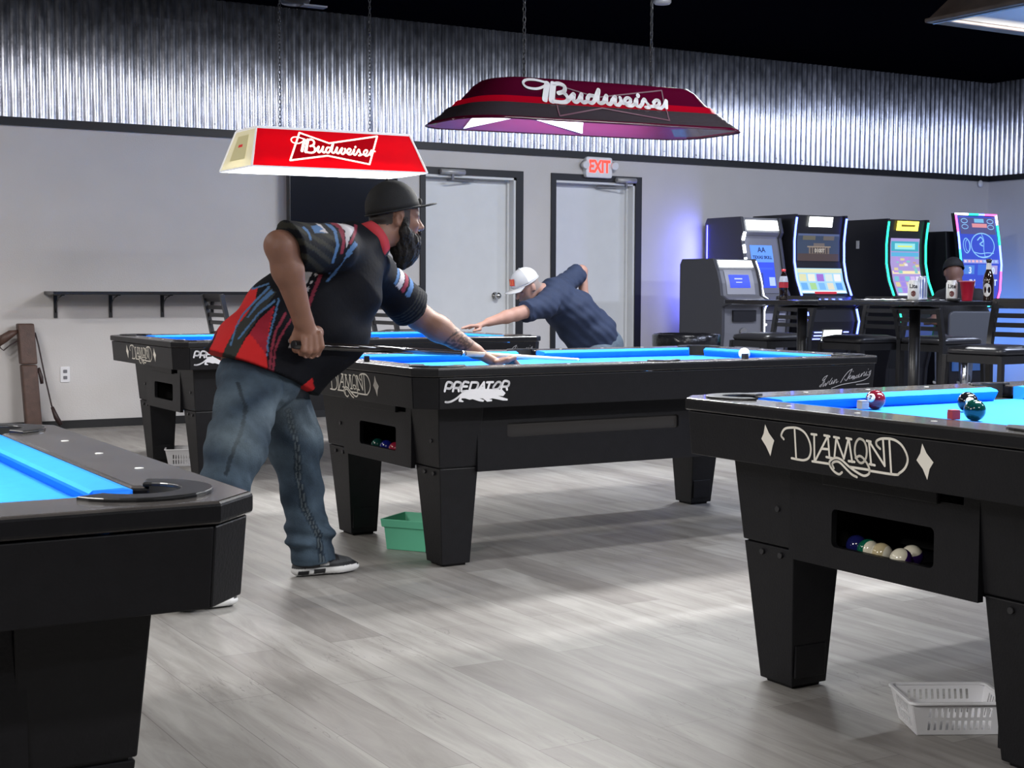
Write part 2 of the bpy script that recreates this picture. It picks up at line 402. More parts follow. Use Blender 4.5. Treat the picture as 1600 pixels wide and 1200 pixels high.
door(1, *DOORS[0], 6.655, True, (6.02, 6.26, 1))
door(2, *DOORS[1], 0, True, (7.88, 8.1, -1))

# exit sign with two emergency lamp heads
P = at_y(931, 264, YW)
e = empty('exit_sign', (P.x, YW-.04, P.z-.085), 'lit white EXIT sign with red letters above the right-hand white door', 'exit sign')
o_ = plate_mb(rrect(-.145, 0, .145, .19, .02), (), .06, .008).xf(Matrix.Rotation(radians(90), 4, 'X')).build('housing', M['white_plastic'], e, loc=(0, .04, 0))
t = text_mb('EXIT', .155, offset=.006, sx=.74).xf(Matrix.Rotation(radians(90), 4, 'X')); t.build('letters', glow('exit_red', (1, .05, .03), 1.7), e, loc=(0, -.022, .098))
for s in (-1, 1):
    MB().tube([(s*.16, -.0, .12), (s*.16, -.05, .11)], .035, 14).box((s*.145-.01, -.01, .10), (s*.145+.01, .01, .14)).build('lamp_head', M['white_plastic'], e)

# television high on the wall
P0 = at_y(443, 352, YW); 
e = empty('television', (5.075, YW-.09, 1.598), 'black flat television hung on the white wall behind the lit red lamp', 'television')
MB().box((-.495, -.03, 0), (.495, .03, .575)).build('bezel', M['black_plastic'], e, bevel=.006)
MB().box((-.48, -.033, .016), (.48, -.029, .56)).build('screen', mat('dark_tv_glass', (.01, .011, .016), .12, spec=.6), e)
MB().box((-.15, .03, .15), (.15, .09, .42)).build('wall_mount', M['metal_frame'], e)
# outlet
e = empty('wall_outlet', (2.788, YW-.004, .416), 'white double wall outlet low on the wall right of the brown case', 'outlet')
plate_mb(rrect(-.036, -.06, .036, .06, .006), (), .006, .002).xf(Matrix.Rotation(radians(90), 4, 'X')).build('cover_plate', M['white_plastic'], e, loc=(0, .004, 0))
for s in (-.024, .024):
    plate_mb(rrect(-.015, -.013, .015, .013, .005), (), .004, .001).xf(Matrix.Rotation(radians(90), 4, 'X')).build('socket', M['cab_grey'], e, loc=(0, -.0015, s))
# wall sensor near the corner
P = at_y(1532, 287, YW-.03)
e = empty('wall_sensor', P, 'small white sensor hanging by a wire near the far corner', 'sensor')
MB().sphere((0, 0, 0), .035, 14, 8, sc=(1, .6, 1.1)).build('sensor_body', M['white_plastic'], e)
MB().tube([(0, 0, .03), (-.015, .0, .07), (0, .003, .10)], .003, 6).build('wire', M['black_plastic'], e)

# wall bar shelf with brackets
e = empty('wall_shelf', (4.2, YW, 1.04), 'long thin black drink shelf on brackets along the white back wall', 'shelf')
MB().box((-1.56, -.30, -.012), (.74, 0, .012)).build('shelf_board', M['black_table'], e, bevel=.002)
for x in (-1.477, -1.057, -.648, -.24, .17, .58):
    b = MB(); b.box((x-.013, -.012, -.19), (x+.013, 0, -.012)); b.box((x-.013, -.24, -.02), (x+.013, 0, -.012))
    b.tube([(x, -.01, -.15), (x, -.05, -.07), (x, -.12, -.035), (x, -.2, -.02)], .005, 6)
    b.build('bracket', M['metal_frame'], e)

e = empty('cue_rack', (5.40, YW, .96), 'black wooden cue rack rail on the wall beside the first white door', 'cue rack')
MB().box((-.42, -.05, .075), (.435, 0, .148)).build('top_rail', M['black_trim'], e, bevel=.003)
MB().box((-.42, -.035, .0), (.40, 0, .075)).build('back_board', M['black_trim'], e, bevel=.002)
# small fittings on the ceiling
def ceiling_spot(px, py, D, r, h, m, name, label, cat):
    P = at_d(px, py, D); e = empty(name, (P.x, P.y, 3.365-h), label, cat)
    MB().lathe([(.0001, 0), (r*.85, 0), (r, h*.3), (r, h)], 24).build('housing', m, e); return e
e = ceiling_spot(461, 0, 10.9, .12, .17, M['black_plastic'], 'ceiling_speaker', 'black round speaker hanging from the black ceiling above the red lamp', 'speaker')
MB().box((.05, -.05, -.012), (.24, .03, .0)).build('mounting_plate', M['cab_grey'], e)
ceiling_spot(700, 0, 11.2, .09, .05, mat('dim_grey_dome', (.03, .03, .03), .6), 'smoke_detector', 'dark round detector on the ceiling left of the burgundy lamp', 'smoke detector')
ceiling_spot(1035, 0, 11.5, .07, .045, M['alu'], 'smoke_detector', 'pale round detector on the ceiling beside the right chain of the burgundy lamp', 'smoke detector')

# ------------------------------------------------------------------ pool tables
TL, TW, TH = 2.382, 1.348, .792
CC = .076; AP = .155; CAPH = .033; EI = .0145
IX, IY, LX, LY = .138, .118, .20, .254      # leg top footprint
BX, BY, BLX, BLY = .189, .185, .128, .132   # leg bottom footprint
def chamf(x0, y0, x1, y1, c): return [(x0+c, y0), (x1-c, y0), (x1, y0+c), (x1, y1-c), (x1-c, y1), (x0+c, y1), (x0, y1-c), (x0, y0+c)]
WI = .142; CUS = .196; BED = TH-.043
PC = .150; PR = .066; SPY = .122; SPR = .056
def inner_outline():
    """opening in the rails: rectangle with round bites at six pockets"""
    x0, y0, x1, y1 = WI, WI, TL-WI, TW-WI
    def arc(cx, cy, r, a0, a1, n=12): return [(cx+r*cos(radians(a0+(a1-a0)*k/n)), cy+r*sin(radians(a0+(a1-a0)*k/n))) for k in range(n+1)]
    dx = math.degrees(math.asin((PC-WI)/PR)); o = []
    ds = math.degrees(math.asin((WI-SPY)/SPR))
    o += arc(PC, PC, PR, 90+dx, 360-dx)                       # bottom-left corner, from left side to bottom side
    o += arc(TL/2, SPY, SPR, 180-ds, 360+ds)
    o += arc(TL-PC, PC, PR, 180+dx, 450-dx)
    o += arc(TL-PC, TW-PC, PR, 270+dx, 540-dx)
    o += arc(TL/2, TW-SPY, SPR, -ds, 180+ds)
    o += arc(PC, TW-PC, PR, dx, 270-dx)
    return o
M['recess'] = mat('satin_recess_panel', (.030, .028, .028), .3)
LOGO_D=[(0, [(-0.269, 0.045), (-0.255, 0.023), (-0.236, 0.006), (-0.243, -0.009), (-0.253, -0.036), (-0.268, -0.013), (-0.286, 0.006), (-0.276, 0.021)]), (0, [(0.27, 0.046), (0.282, 0.025), (0.302, 0.006), (0.29, -0.01), (0.282, -0.036), (0.269, -0.012), (0.251, 0.006), (0.263, 0.023)]), (1, [(-0.199, 0.013), (-0.208, 0.022), (-0.195, 0.039), (-0.17, 0.045), (-0.142, 0.045), (-0.118, 0.035), (-0.103, 0.014), (-0.1, -0.007), (-0.108, -0.025), (-0.125, -0.033), (-0.146, -0.034), (-0.172, -0.033)]), (1, [(-0.157, 0.044), (-0.155, -0.033)]), (1, [(-0.096, 0.035), (-0.077, 0.035)]), (1, [(-0.086, 0.034), (-0.088, -0.031)]), (1, [(-0.096, -0.033), (-0.034, -0.033)]), (1, [(-0.085, -0.03), (-0.037, 0.036)]), (1, [(-0.05, 0.036), (-0.031, 0.035)]), (1, [(-0.037, 0.036), (-0.034, -0.018)]), (1, [(-0.061, 0.002), (-0.035, 0.003)]), (1, [(-0.045, -0.017), (-0.024, -0.018)]), (1, [(-0.016, 0.035), (0.002, 0.034)]), (1, [(-0.008, 0.034), (-0.017, -0.016)]), (1, [(-0.008, 0.033), (0.016, -0.015), (0.033, 0.033)]), (1, [(0.027, 0.036), (0.044, 0.035)]), (1, [(0.035, 0.035), (0.044, -0.02)]), (1, [(0.032, -0.019), (0.052, -0.019)]), (1, [(0.094, 0.012), (0.092, -0.001), (0.087, -0.011), (0.079, -0.018), (0.07, -0.019), (0.062, -0.014), (0.056, -0.004), (0.054, 0.008), (0.056, 0.021), (0.061, 0.031), (0.069, 0.038), (0.078, 0.038), (0.086, 0.034), (0.092, 0.024), (0.094, 0.012)]), (1, [(0.056, -0.009), (0.069, -0.003), (0.08, -0.006), (0.09, -0.015)]), (1, [(0.095, 0.036), (0.108, 0.035)]), (1, [(0.102, 0.035), (0.107, -0.02)]), (1, [(0.102, -0.019), (0.119, -0.02)]), (1, [(0.104, 0.034), (0.151, -0.018), (0.148, 0.043)]), (1, [(0.138, 0.021), (0.127, 0.029), (0.128, 0.039), (0.147, 0.046), (0.18, 0.047), (0.204, 0.038), (0.219, 0.021), (0.224, 0.003), (0.215, -0.016), (0.197, -0.03), (0.182, -0.035), (0.102, -0.035)]), (1, [(0.168, 0.045), (0.171, -0.033)]), (1, [(0.008, -0.049), (-0.003, -0.055), (-0.021, -0.049), (-0.034, -0.036), (-0.032, -0.025), (-0.014, -0.016), (0.006, -0.018), (0.03, -0.031), (0.058, -0.043), (0.082, -0.049), (0.099, -0.042), (0.1, -0.029), (0.092, -0.016)]), (1, [(-0.02, -0.042), (-0.025, -0.032), (-0.014, -0.025), (0.002, -0.026), (0.027, -0.042), (0.043, -0.051), (0.058, -0.055)]), (1, [(0.036, -0.033), (0.095, -0.033), (0.104, -0.035)])]
LOGO_S=[(1, [(-0.23, 0.013), (-0.246, 0.007), (-0.258, -0.004), (-0.257, -0.01), (-0.246, -0.003)]), (1, [(-0.233, 0.011), (-0.253, -0.016), (-0.265, -0.035), (-0.274, -0.034), (-0.263, -0.026)]), (1, [(-0.245, -0.011), (-0.254, -0.036), (-0.237, -0.021), (-0.24, -0.034), (-0.222, -0.013)]), (1, [(-0.202, 0.001), (-0.219, -0.021), (-0.211, -0.027), (-0.199, -0.01), (-0.204, -0.026), (-0.191, -0.016)]), (1, [(-0.186, -0.007), (-0.193, -0.026), (-0.181, -0.009), (-0.174, -0.007), (-0.178, -0.022), (-0.165, -0.015)]), (1.3, [(-0.086, 0.038), (-0.108, 0.027), (-0.134, 0.002), (-0.151, -0.021)]), (1.3, [(-0.086, 0.037), (-0.097, 0.02), (-0.115, -0.011), (-0.125, -0.01), (-0.128, -0.005)]), (1, [(-0.115, -0.009), (-0.092, 0.01), (-0.102, -0.005), (-0.091, -0.003), (-0.081, 0.008), (-0.086, -0.005), (-0.073, 0.008), (-0.079, -0.01), (-0.068, 0.006), (-0.07, -0.008), (-0.054, 0.009), (-0.061, -0.002), (-0.051, -0.001), (-0.046, 0.011)]), (1, [(-0.039, 0.015), (-0.046, -0.001), (-0.033, 0.005), (-0.025, 0.017), (-0.03, 0.003), (-0.02, 0.016), (-0.009, 0.022), (-0.014, 0.004), (-0.001, 0.016), (0.004, 0.024), (-0.002, 0.006), (0.01, 0.012)]), (1, [(0.026, 0.025), (0.016, 0.021), (0.023, 0.013), (0.01, 0.006)]), (1.3, [(0.028, 0.029), (0.021, 0.003), (-0.006, -0.012), (-0.04, -0.019), (-0.093, -0.025), (-0.146, -0.031), (-0.203, -0.045)]), (1, [(-0.081, 0.026), (-0.079, 0.028)]), (1, [(0.011, 0.034), (0.012, 0.036)]), (0.6, [(-0.056, -0.034), (0.022, -0.032)]), (0.6, [(-0.056, -0.032), (0.022, -0.03)])]
LOGO_P=[(1, [(0.107, 0.006), (0.116, 0.038), (0.136, 0.036), (0.139, 0.027), (0.13, 0.016), (0.113, 0.017)]), (1, [(0.142, 0.005), (0.151, 0.037), (0.173, 0.036), (0.176, 0.026), (0.167, 0.017), (0.148, 0.017)]), (1, [(0.165, 0.015), (0.167, 0.004)]), (1, [(0.208, 0.036), (0.188, 0.037), (0.178, 0.005), (0.204, 0.004)]), (1, [(0.183, 0.022), (0.202, 0.021)]), (1, [(0.221, 0.036), (0.212, 0.004)]), (1, [(0.221, 0.036), (0.246, 0.034), (0.249, 0.023), (0.239, 0.007), (0.215, 0.006)]), (1, [(0.252, 0.007), (0.275, 0.035), (0.277, 0.006)]), (1, [(0.26, 0.015), (0.277, 0.014)]), (1, [(0.288, 0.034), (0.315, 0.034)]), (1, [(0.301, 0.034), (0.292, 0.005)]), (1, [(0.326, 0.026), (0.336, 0.034), (0.349, 0.031), (0.349, 0.02), (0.338, 0.008), (0.321, 0.006), (0.317, 0.014), (0.326, 0.026)]), (1, [(0.351, 0.002), (0.362, 0.035), (0.383, 0.034), (0.386, 0.025), (0.379, 0.016), (0.359, 0.015)]), (1, [(0.375, 0.014), (0.378, 0.003)]), (0, [(0.204, 0.007), (0.246, 0.011), (0.309, 0.008), (0.358, 0.003), (0.372, -0.01), (0.362, -0.021), (0.339, -0.019), (0.383, -0.033), (0.381, -0.039), (0.362, -0.038), (0.315, -0.028), (0.3, -0.031), (0.313, -0.033), (0.313, -0.039), (0.292, -0.04), (0.273, -0.027), (0.258, -0.026), (0.279, -0.034), (0.275, -0.04), (0.256, -0.037), (0.228, -0.028), (0.215, -0.03), (0.196, -0.024), (0.181, -0.023), (0.179, -0.029), (0.19, -0.035), (0.186, -0.038), (0.169, -0.036), (0.167, -0.029), (0.173, -0.016), (0.171, -0.009), (0.188, 0.0)]), (0.9, [(0.196, 0.003), (0.175, -0.011), (0.159, -0.023), (0.138, -0.033), (0.122, -0.036), (0.112, -0.035)])]
LOGO_B=[(0.6, [(0.1549, 0.121), (0.0915, 0.1328), (0.0352, 0.1294), (0.0056, 0.1072), (0.0211, 0.081), (0.0775, 0.0745), (0.1303, 0.0905), (0.1634, 0.1142)]), (1.4, [(0.1634, 0.1128), (0.1092, 0.0067)]), (1.5, [(0.2028, 0.1129), (0.1514, 0.0011)]), (1, [(0.2042, 0.1108), (0.243, 0.1192), (0.2732, 0.1027), (0.2606, 0.0706), (0.2183, 0.055)]), (1, [(0.2535, 0.0612), (0.269, 0.0392), (0.257, 0.0071), (0.2183, -0.0049), (0.1585, -0.0014)]), (0.95, [(0.2606, 0.0072), (0.3204, 0.0565), (0.2993, 0.0156), (0.3134, 0.0035), (0.3451, 0.0243), (0.3732, 0.0584), (0.3535, 0.0176), (0.3662, 0.0039), (0.3944, 0.0141)]), (0.95, [(0.4542, 0.0515), (0.4225, 0.0517), (0.3958, 0.0191), (0.4155, 0.0036), (0.4472, 0.0245), (0.5014, 0.0954), (0.4662, 0.0216), (0.4789, 0.0059), (0.5035, 0.0138)]), (0.95, [(0.5035, 0.0138), (0.5423, 0.0596), (0.5225, 0.0166), (0.5423, 0.0032), (0.5775, 0.0362), (0.6021, 0.0547), (0.5789, 0.0116), (0.5986, 0.0003), (0.6303, 0.0275), (0.6338, 0.0509)]), (0.8, [(0.6338, 0.0136), (0.6831, 0.0203), (0.7042, 0.0464), (0.6831, 0.0541), (0.6563, 0.032), (0.6563, 0.0052), (0.6831, -0.0023), (0.7183, 0.0145)]), (0.9, [(0.7183, 0.0145), (0.7479, 0.0494), (0.7268, 0.0078), (0.743, -0.0015), (0.7641, 0.0112)]), (1, [(0.7634, 0.0697), (0.769, 0.0769)]), (0.9, [(0.7641, 0.0112), (0.8028, 0.0514), (0.8085, 0.0269), (0.8155, 0.0011), (0.7887, -0.0055)]), (0.8, [(0.8239, 0.0042), (0.8803, 0.0133), (0.907, 0.0438), (0.8873, 0.0509), (0.8577, 0.0287), (0.8592, 0.0027), (0.8873, -0.0055), (0.9261, 0.0149)]), (0.9, [(0.9261, 0.0149), (0.9592, 0.0513), (0.938, 0.0034)]), (0.8, [(0.9472, 0.0213), (0.9789, 0.0521), (0.9986, 0.0429)])]

def make_pool_table(x0, y0, flip, label, side=True):
    cx, cy = x0+TL/2, y0+TW/2
    root = empty('pool_table', (cx, cy, 0), label, 'pool table', 'seven foot pool tables in rows', rz=pi if flip else 0)
    T0 = Matrix.Translation((-TL/2, -TW/2, 0))
    def put(b, name, m, par=root, **k): return b.xf(T0).build(name, m, par, **k)
    inn = inner_outline()
    # rail top
    b = plate_mb(chamf(0, 0, TL, TW, CC), [inn], CAPH, .007); b.xf(Matrix.Translation((0, 0, TH-CAPH)))
    for i_, f_ in enumerate(b.f):
        p_ = [Vector(b.v[k]) for k in f_[:3]]; n_ = (p_[1]-p_[0]).cross(p_[2]-p_[0])
        b.mi[i_] = 1 if n_.length and abs(n_.z)/n_.length < .35 else 0
    put(b, 'rail_top', [M['rail_top'], M['laminate']])
    # apron: four long panels, four chamfered corner castings
    core = plate_mb(chamf(.03, .03, TL-.03, TW-.03, CC), [chamf(.10, .10, TL-.10, TW-.10, .08)], AP-CAPH-.012); core.xf(Matrix.Translation((0, 0, TH-AP+.005)))
    z1, z0 = TH-CAPH-.003, TH-AP; a, e_ = .006, EI
    o1 = chamf(a, a, TL-a, TW-a, CC); o0 = chamf(e_, e_, TL-e_, TW-e_, CC-.004)
    put(core, 'apron_core', M['black_plastic'])
    g = .0015
    ctr = Vector((TL/2, TW/2, 0))
    for i in range(8):
        p1, q1 = Vector((*o1[i], z1)), Vector((*o1[(i+1) % 8], z1)); p0, q0 = Vector((*o0[i], z0)), Vector((*o0[(i+1) % 8], z0))
        d = (q1-p1).normalized(); n = Vector((-d.y, d.x, 0)); th = .02
        pts = [p0+d*g, q0-d*g, q0-d*g+n*th, p0+d*g+n*th], [p1+d*g, q1-d*g, q1-d*g+n*th, p1+d*g+n*th]
        put(MB().loft([pts[0], pts[1]]), 'corner_casting' if i % 2 else 'apron_panel', M['laminate'], bevel=.0025)
    # cabinet box under the apron: bottom board and four sides
    c0, c1 = .376, TH-AP+.002
    pi_, pj = .150, .130
    b = MB().box((pi_+.02, pj+.02, c0+.01), (TL-pi_-.02, TW-pj-.02, c0+.025)); put(b, 'cabinet_bottom', M['laminate'])
    slot = rrect(.452, .505, 1.295, .562, .012)
    for s in (0, 1):
        b = plate_mb([(IX+LX-.02, c0), (TL-IX-LX+.02, c0), (TL-IX-LX+.02, c1), (IX+LX-.02, c1)], [slot], .018)
        b.xf(Matrix.Rotation(radians(90), 4, 'X'))
        b.xf(Matrix.Translation((0, pj+.018 if s == 0 else TW-pj, 0)) if s == 0 else Matrix.Translation((0, TW-pj, 0)))
        if s == 0: pass
        side_ = put(b, 'cabinet_side', M['laminate'])
        yb_ = pj+.014 if s == 0 else TW-pj-.018
        put(MB().box((.44, yb_, .49), (1.31, yb_+.004, .575)), 'recess_panel', M['recess'], par=side_)
    # ball return end with window, and plain far end
    win = rrect(TW-.835, .432, TW-.488, .530, .014)     # in (TW - y) so the picture order is kept below
    win = [(TW-x, z) for x, z in win][::-1]
    slot2 = [(.40, .596), (.79, .596), (.79, .625), (.40, .625)]
    y0_, y1_ = IY+LY-.02, TW-IY-LY+.02
    b = plate_mb([(y0_, c0), (y1_, c0), (y1_, c1), (y0_, c1)], [win, slot2], .018)
    R90 = Matrix(((0, 0, 1, 0), (1, 0, 0, 0), (0, 1, 0, 0), (0, 0, 0, 1)))
    b.xf(R90); b.xf(Matrix.Translation((IX+.002, 0, 0))); end = put(b, 'ball_return_panel', M['laminate'])
    b = plate_mb([(TW-.85, .418), (TW-.474, .418), (TW-.474, .544), (TW-.85, .544)][::1], [[(x, z) for x, z in win]], .004, .0015) if False else MB()
    # flap over the slot
    b = MB().box((IX-.010, .47, .590), (IX+.002, .86, .640)); put(b, 'slot_flap', M['laminate'], par=root, bevel=.003)
    b = MB(); yA, yB = TW-.875, TW-.46                      # dark tray behind the window
    yA, yB = .44, .89
    b.box((IX+.02, yA, .390), (IX+.26, yB, .400)); b.box((IX+.26, yA, .416), (IX+.27, yB, .60)); b.box((IX+.02, yA-.01, .416), (IX+.27, yA, .60)); b.box((IX+.02, yB, .416), (IX+.27, yB+.01, .60)); b.box((IX+.02, yA, .60), (IX+.27, yB, .605))
    put(b, 'ball_tray', M['hole'])
    b = MB().box((TL-pi_-.018, y0_, c0), (TL-pi_, y1_, c1)); put(b, 'cabinet_end', M['laminate'])
    # legs
    def rect(x, y, lx, ly, z, g=0): return [(x+g, y+g, z), (x+lx-g, y+g, z), (x+lx-g, y+ly-g, z), (x+g, y+ly-g, z)]
    zt, zs = TH-AP+.001, .395
    f = (zs-.0)/(zt)
    for sx in (0, 1):
        for sy in (0, 1):
            def R(t, z, g=0):
                x, y, lx, ly = [p*t+q*(1-t) for p, q in zip((IX, IY, LX, LY), (BX, BY, BLX, BLY))]
                if sx: x = TL-x-lx
                if sy: y = TW-y-ly
                return rect(x, y, lx, ly, z, g)
            b = MB(); b.loft([R(f+.004, zs+.002), R(1, zt)])
            leg = put(b, 'leg', M['laminate'], bevel=.004)
            b = MB(); b.loft([R(.02, .010, .002), R(f, zs-.002, .002)]); 
            b.loft([R(.0, 0, .014), R(.02, .010, .014)])
            put(b, 'leg_boot', M['laminate'], par=leg, bevel=.003)
            # small toe plate on the inner long face
            yy = [p[1] for p in R(.1, .1)]; yi = min(yy) if sy else max(yy); sg = -1 if sy else 1
            xx = [p[0] for p in R(.1, .05)]
            put(MB().box((min(xx)+.008, min(yi, yi+sg*.006)-.001, .035), (max(xx)-.02, max(yi, yi+sg*.006)+.001, .125)), 'toe_plate', M['laminate'], par=leg, bevel=.002)
            # corner post strip and bolts
            q = R(.97, .60); px = min(p[0] for p in q) if not sx else max(p[0] for p in q)
            bx = px
            for (t, z, fr) in ((.62, .372, .25), (.62, .372, .62), (.85, .50, .28)):
                q = R((z)/(zt), z); xx = min(p[0] for p in q) if not sx else max(p[0] for p in q); ys = sorted(p[1] for p in q)
                yb = ys[0]+(ys[-1]-ys[0])*fr
                if not sx: m = MB().tube([(xx+.002, yb, z), (xx-.005, yb, z)], .008, 10)
                else: m = MB().tube([(xx-.002, yb, z), (xx+.005, yb, z)], .008, 10)
                put(m, 'bolt', M['bolt'], par=leg)
    # slate with cloth
    b = plate_mb(inn, (), .012); b.xf(Matrix.Translation((0, 0, BED-.012))); 
    shr = [((x-TL/2)*.985+TL/2, (y-TW/2)*.975+TW/2) for x, y in inn]
    bed = plate_mb([(WI-.03+.09, WI+.0), (TL-WI-.06, WI), (TL-WI, WI+.06), (TL-WI, TW-WI-.06), (TL-WI-.06, TW-WI), (WI+.06, TW-WI), (WI, TW-WI-.06), (WI, WI+.06)], (), .012)
    bed.xf(Matrix.Translation((0, 0, BED-.012))); put(bed, 'playing_bed', M['cloth'])
    # cushions
    def cushion(p, q, inward, c0, c1, d0, d1):
        """p,q ends on the wood edge; cushion profile towards inward; mitres c0,c1 at wood and d at nose"""
        p, q, n = Vector((*p, 0)), Vector((*q, 0)), Vector((*inward, 0)); d = (q-p).normalized(); wd = CUS-WI
        prof = [(0, BED, 0), (0, TH-.004, 0), (.012, TH-.0015, .25), (wd*.9, TH-.007, .95), (wd, TH-.012, 1), (wd-.003, TH-.019, 1), (.030, BED, .5)]
        A = [p+n*x+Vector((0, 0, z))+d*(d0*t) for x, z, t in prof]; B = [q+n*x+Vector((0, 0, z))-d*(d1*t) for x, z, t in prof]
        return MB().loft([A, B], True)
    k = WI+.062; ms = .045; sd = .058
    put(cushion((k, WI), (TL/2-sd, WI), (0, 1), 0, 0, ms, .016), 'cushion', M['cushion'])
    put(cushion((TL/2+sd, WI), (TL-k, WI), (0, 1), 0, 0, .016, ms), 'cushion', M['cushion'])
    put(cushion((k, TW-WI), (TL/2-sd, TW-WI), (0, -1), 0, 0, ms, .016), 'cushion', M['cushion'])
    put(cushion((TL/2+sd, TW-WI), (TL-k, TW-WI), (0, -1), 0, 0, .016, ms), 'cushion', M['cushion'])
    put(cushion((WI, k), (WI, TW-k), (1, 0), 0, 0, ms, ms), 'cushion', M['cushion'])
    put(cushion((TL-WI, k), (TL-WI, TW-k), (-1, 0), 0, 0, ms, ms), 'cushion', M['cushion'])
    # pockets: well + raised liner horseshoe
    def pocket(cx, cy, r, ro, a0, a1, side=False):
        n = 18; arc = lambda rr: [(cx+rr*cos(radians(a0+(a1-a0)*i/n)), cy+rr*sin(radians(a0+(a1-a0)*i/n))) for i in range(n+1)]
        b = plate_mb(arc(ro)+arc(r)[::-1], (), .008, .003); b.xf(Matrix.Translation((0, 0, TH-.002)))
        liner = put(b, 'pocket_liner', M['black_plastic'])
        b = MB(); L = 20
        b.loft([[(cx+(r+.003)*cos(2*pi*i/L), cy+(r+.003)*sin(2*pi*i/L), z) for i in range(L)] for z in (TH-.115, BED+.0008)], False)
        b.add([(cx+(r+.003)*cos(2*pi*i/L), cy+(r+.003)*sin(2*pi*i/L), TH-.115) for i in range(L)], [tuple(range(L))])
        if side: b = MB().box((cx-r, cy-r if cy < TW/2 else cy-.02, TH-.115), (cx+r, cy+.02 if cy < TW/2 else cy+r, BED+.0008))
        n2 = 14; am = radians((a0+a1)/2); span = radians(a1-a0)/2*.92
        w_ = MB(); w_.loft([[(cx+(r-.0005)*cos(am-span+2*span*i/n2), cy+(r-.0005)*sin(am-span+2*span*i/n2), z) for i in range(n2+1)] for z in (TH-.10, TH+.0005)], False, closed=False, smooth=True)
        b.join(w_); put(b, 'pocket_well', M['hole'], par=liner)
    for (x, y, m) in ((PC, PC, 225), (TL-PC, PC, 315), (TL-PC, TW-PC, 45), (PC, TW-PC, 135)): pocket(x, y, PR-.004, PR+.043, m-112, m+112)
    pocket(TL/2, SPY, SPR-.004, SPR+.026, 190, 350, True); pocket(TL/2, TW-SPY, SPR-.004, SPR+.026, 10, 170, True)
    # diamond sights
    px0 = (TL-1.98)/2; py0 = (TW-.99)/2
    s0 = None
    for k in range(1, 8):
        if k == 4: continue
        for y in (.066, TW-.066):
            if s0 is None:
                s0 = MB().lathe([(0, 0), (.0075, 0), (.0075, .0008), (0.0001, .0008)], 12, cap=False).build('rail_sight', M['sight'], root, loc=(-TL/2+px0+1.98*k/8, -TW/2+y, TH)); continue
            c = s0.copy(); COL.objects.link(c); c.location = (-TL/2+px0+1.98*k/8, -TW/2+y, TH)
    for k in range(1, 4):
        for x in (.066, TL-.066):
            c = s0.copy(); COL.objects.link(c); c.location = (-TL/2+x, -TW/2+py0+.99*k/4, TH)
    # printed marks
    zc = .70; tilt = (EI-.006)/(AP-CAPH)
    xface = lambda z: .006+(TH-CAPH-z)*tilt
    if side:
        f = lambda a_, b_, h: Vector((xface(zc+b_)-h, (TW/2+.000)-a_, zc+b_))
        put(stroke_mb(LOGO_D, .0060, f), 'end_logo', M['cream_ink'])
        f = lambda a_, b_, h: Vector((a_, xface(zc+b_)-h, zc+b_))
        put(stroke_mb(LOGO_P, .0088, f), 'side_logo', M['white_ink'])
        f = lambda a_, b_, h: Vector((2.25+a_, xface(zc+b_)-h, zc+b_))
        put(stroke_mb(LOGO_S, .0022, f), 'cloth_maker_logo', M['grey_ink'])
    return root
RT = (2.479, 1.953); MT = (2.474, 4.817); FT = (2.49, 7.753); LT = (.773-TL, 1.972)
t_mid = make_pool_table(*MT, False, 'middle black pool table with blue cloth that the bearded player leans over')
t_right = make_pool_table(*RT, False, 'front right black pool table with three coloured balls and a white basket beneath')
t_far = make_pool_table(*FT, False, 'farthest black pool table beneath the lit red lamp by the back wall')
t_left = make_pool_table(*LT, True, 'front left black pool table cut off by the frame corner', side=False)

# ------------------------------------------------------------------ balls and chalk
def ball(x, y, z, kind, col, label, group=None, num=None, face=(-.5, -.85, .35)):
    e = empty('billiard_ball', (x, y, z), label, 'billiard ball', group)
    R_ = .0285; m = mat('ball_'+kind, col, .12, coat=.4)
    white = M.setdefault('ball_ivory', mat('ball_ivory', (.72, .68, .55), .12, coat=.4))
    cue = M.setdefault('ball_white', mat('ball_white', (.85, .83, .76), .12, coat=.4))
    b = MB().sphere((0, 0, R_), R_, 28, 18)
    if kind == 'cue': b.build('ball_body', cue, e); return e
    if kind.startswith('stripe'):
        # coloured band: faces near the equator of a tilted axis
        b.mi = [1 if abs(sum(b.v[i][2] for i in f)/len(f)-R_) < .013 else 0 for f in b.f]
        o = b.build('ball_body', [white, m], e)
        o.rotation_euler = (0, 0, 0)
        ax = Vector(face).normalized(); q = Vector((0, 0, 1)).rotation_difference(ax); mm = Matrix.Translation((0, 0, R_)) @ q.to_matrix().to_4x4() @ Matrix.Translation((0, 0, -R_))
        o.data.transform(mm)
        return e
    b.build('ball_body', m, e)
    if num:
        q = Vector((0, 0, 1)).rotation_difference(Vector(face).normalized()).to_matrix().to_4x4()
        cap = MB(); loops = [[((R_+.0002)*sin(t)*cos(2*pi*k/20), (R_+.0002)*sin(t)*sin(2*pi*k/20), (R_+.0002)*cos(t)) for k in range(20)] for t in (.46, .3, .15, .01)]
        cap.loft(loops, True, smooth=True); cap.xf(Matrix.Translation((0, 0, R_)) @ q); cap.build('number_spot', cue, e)
        tx = text_mb(num, .016, offset=.0006, ext=.0002); tx.xf(Matrix.Translation((0, 0, R_)) @ q @ Matrix.Rotation(radians(-75), 4, 'Z') @ Matrix.Translation((0, 0, R_+.0006))); tx.build('number', M['black_plastic'], e)
    return e
P = at_d(1367, 625, 4.12)
def onz_(px, py, z): d = ray(px, py); t = (z-CH)/d.z; return Vector((0, 0, CH))+d*t
zb = BED+.0285
def on_bed(px, py): return onz_(px, py, zb)
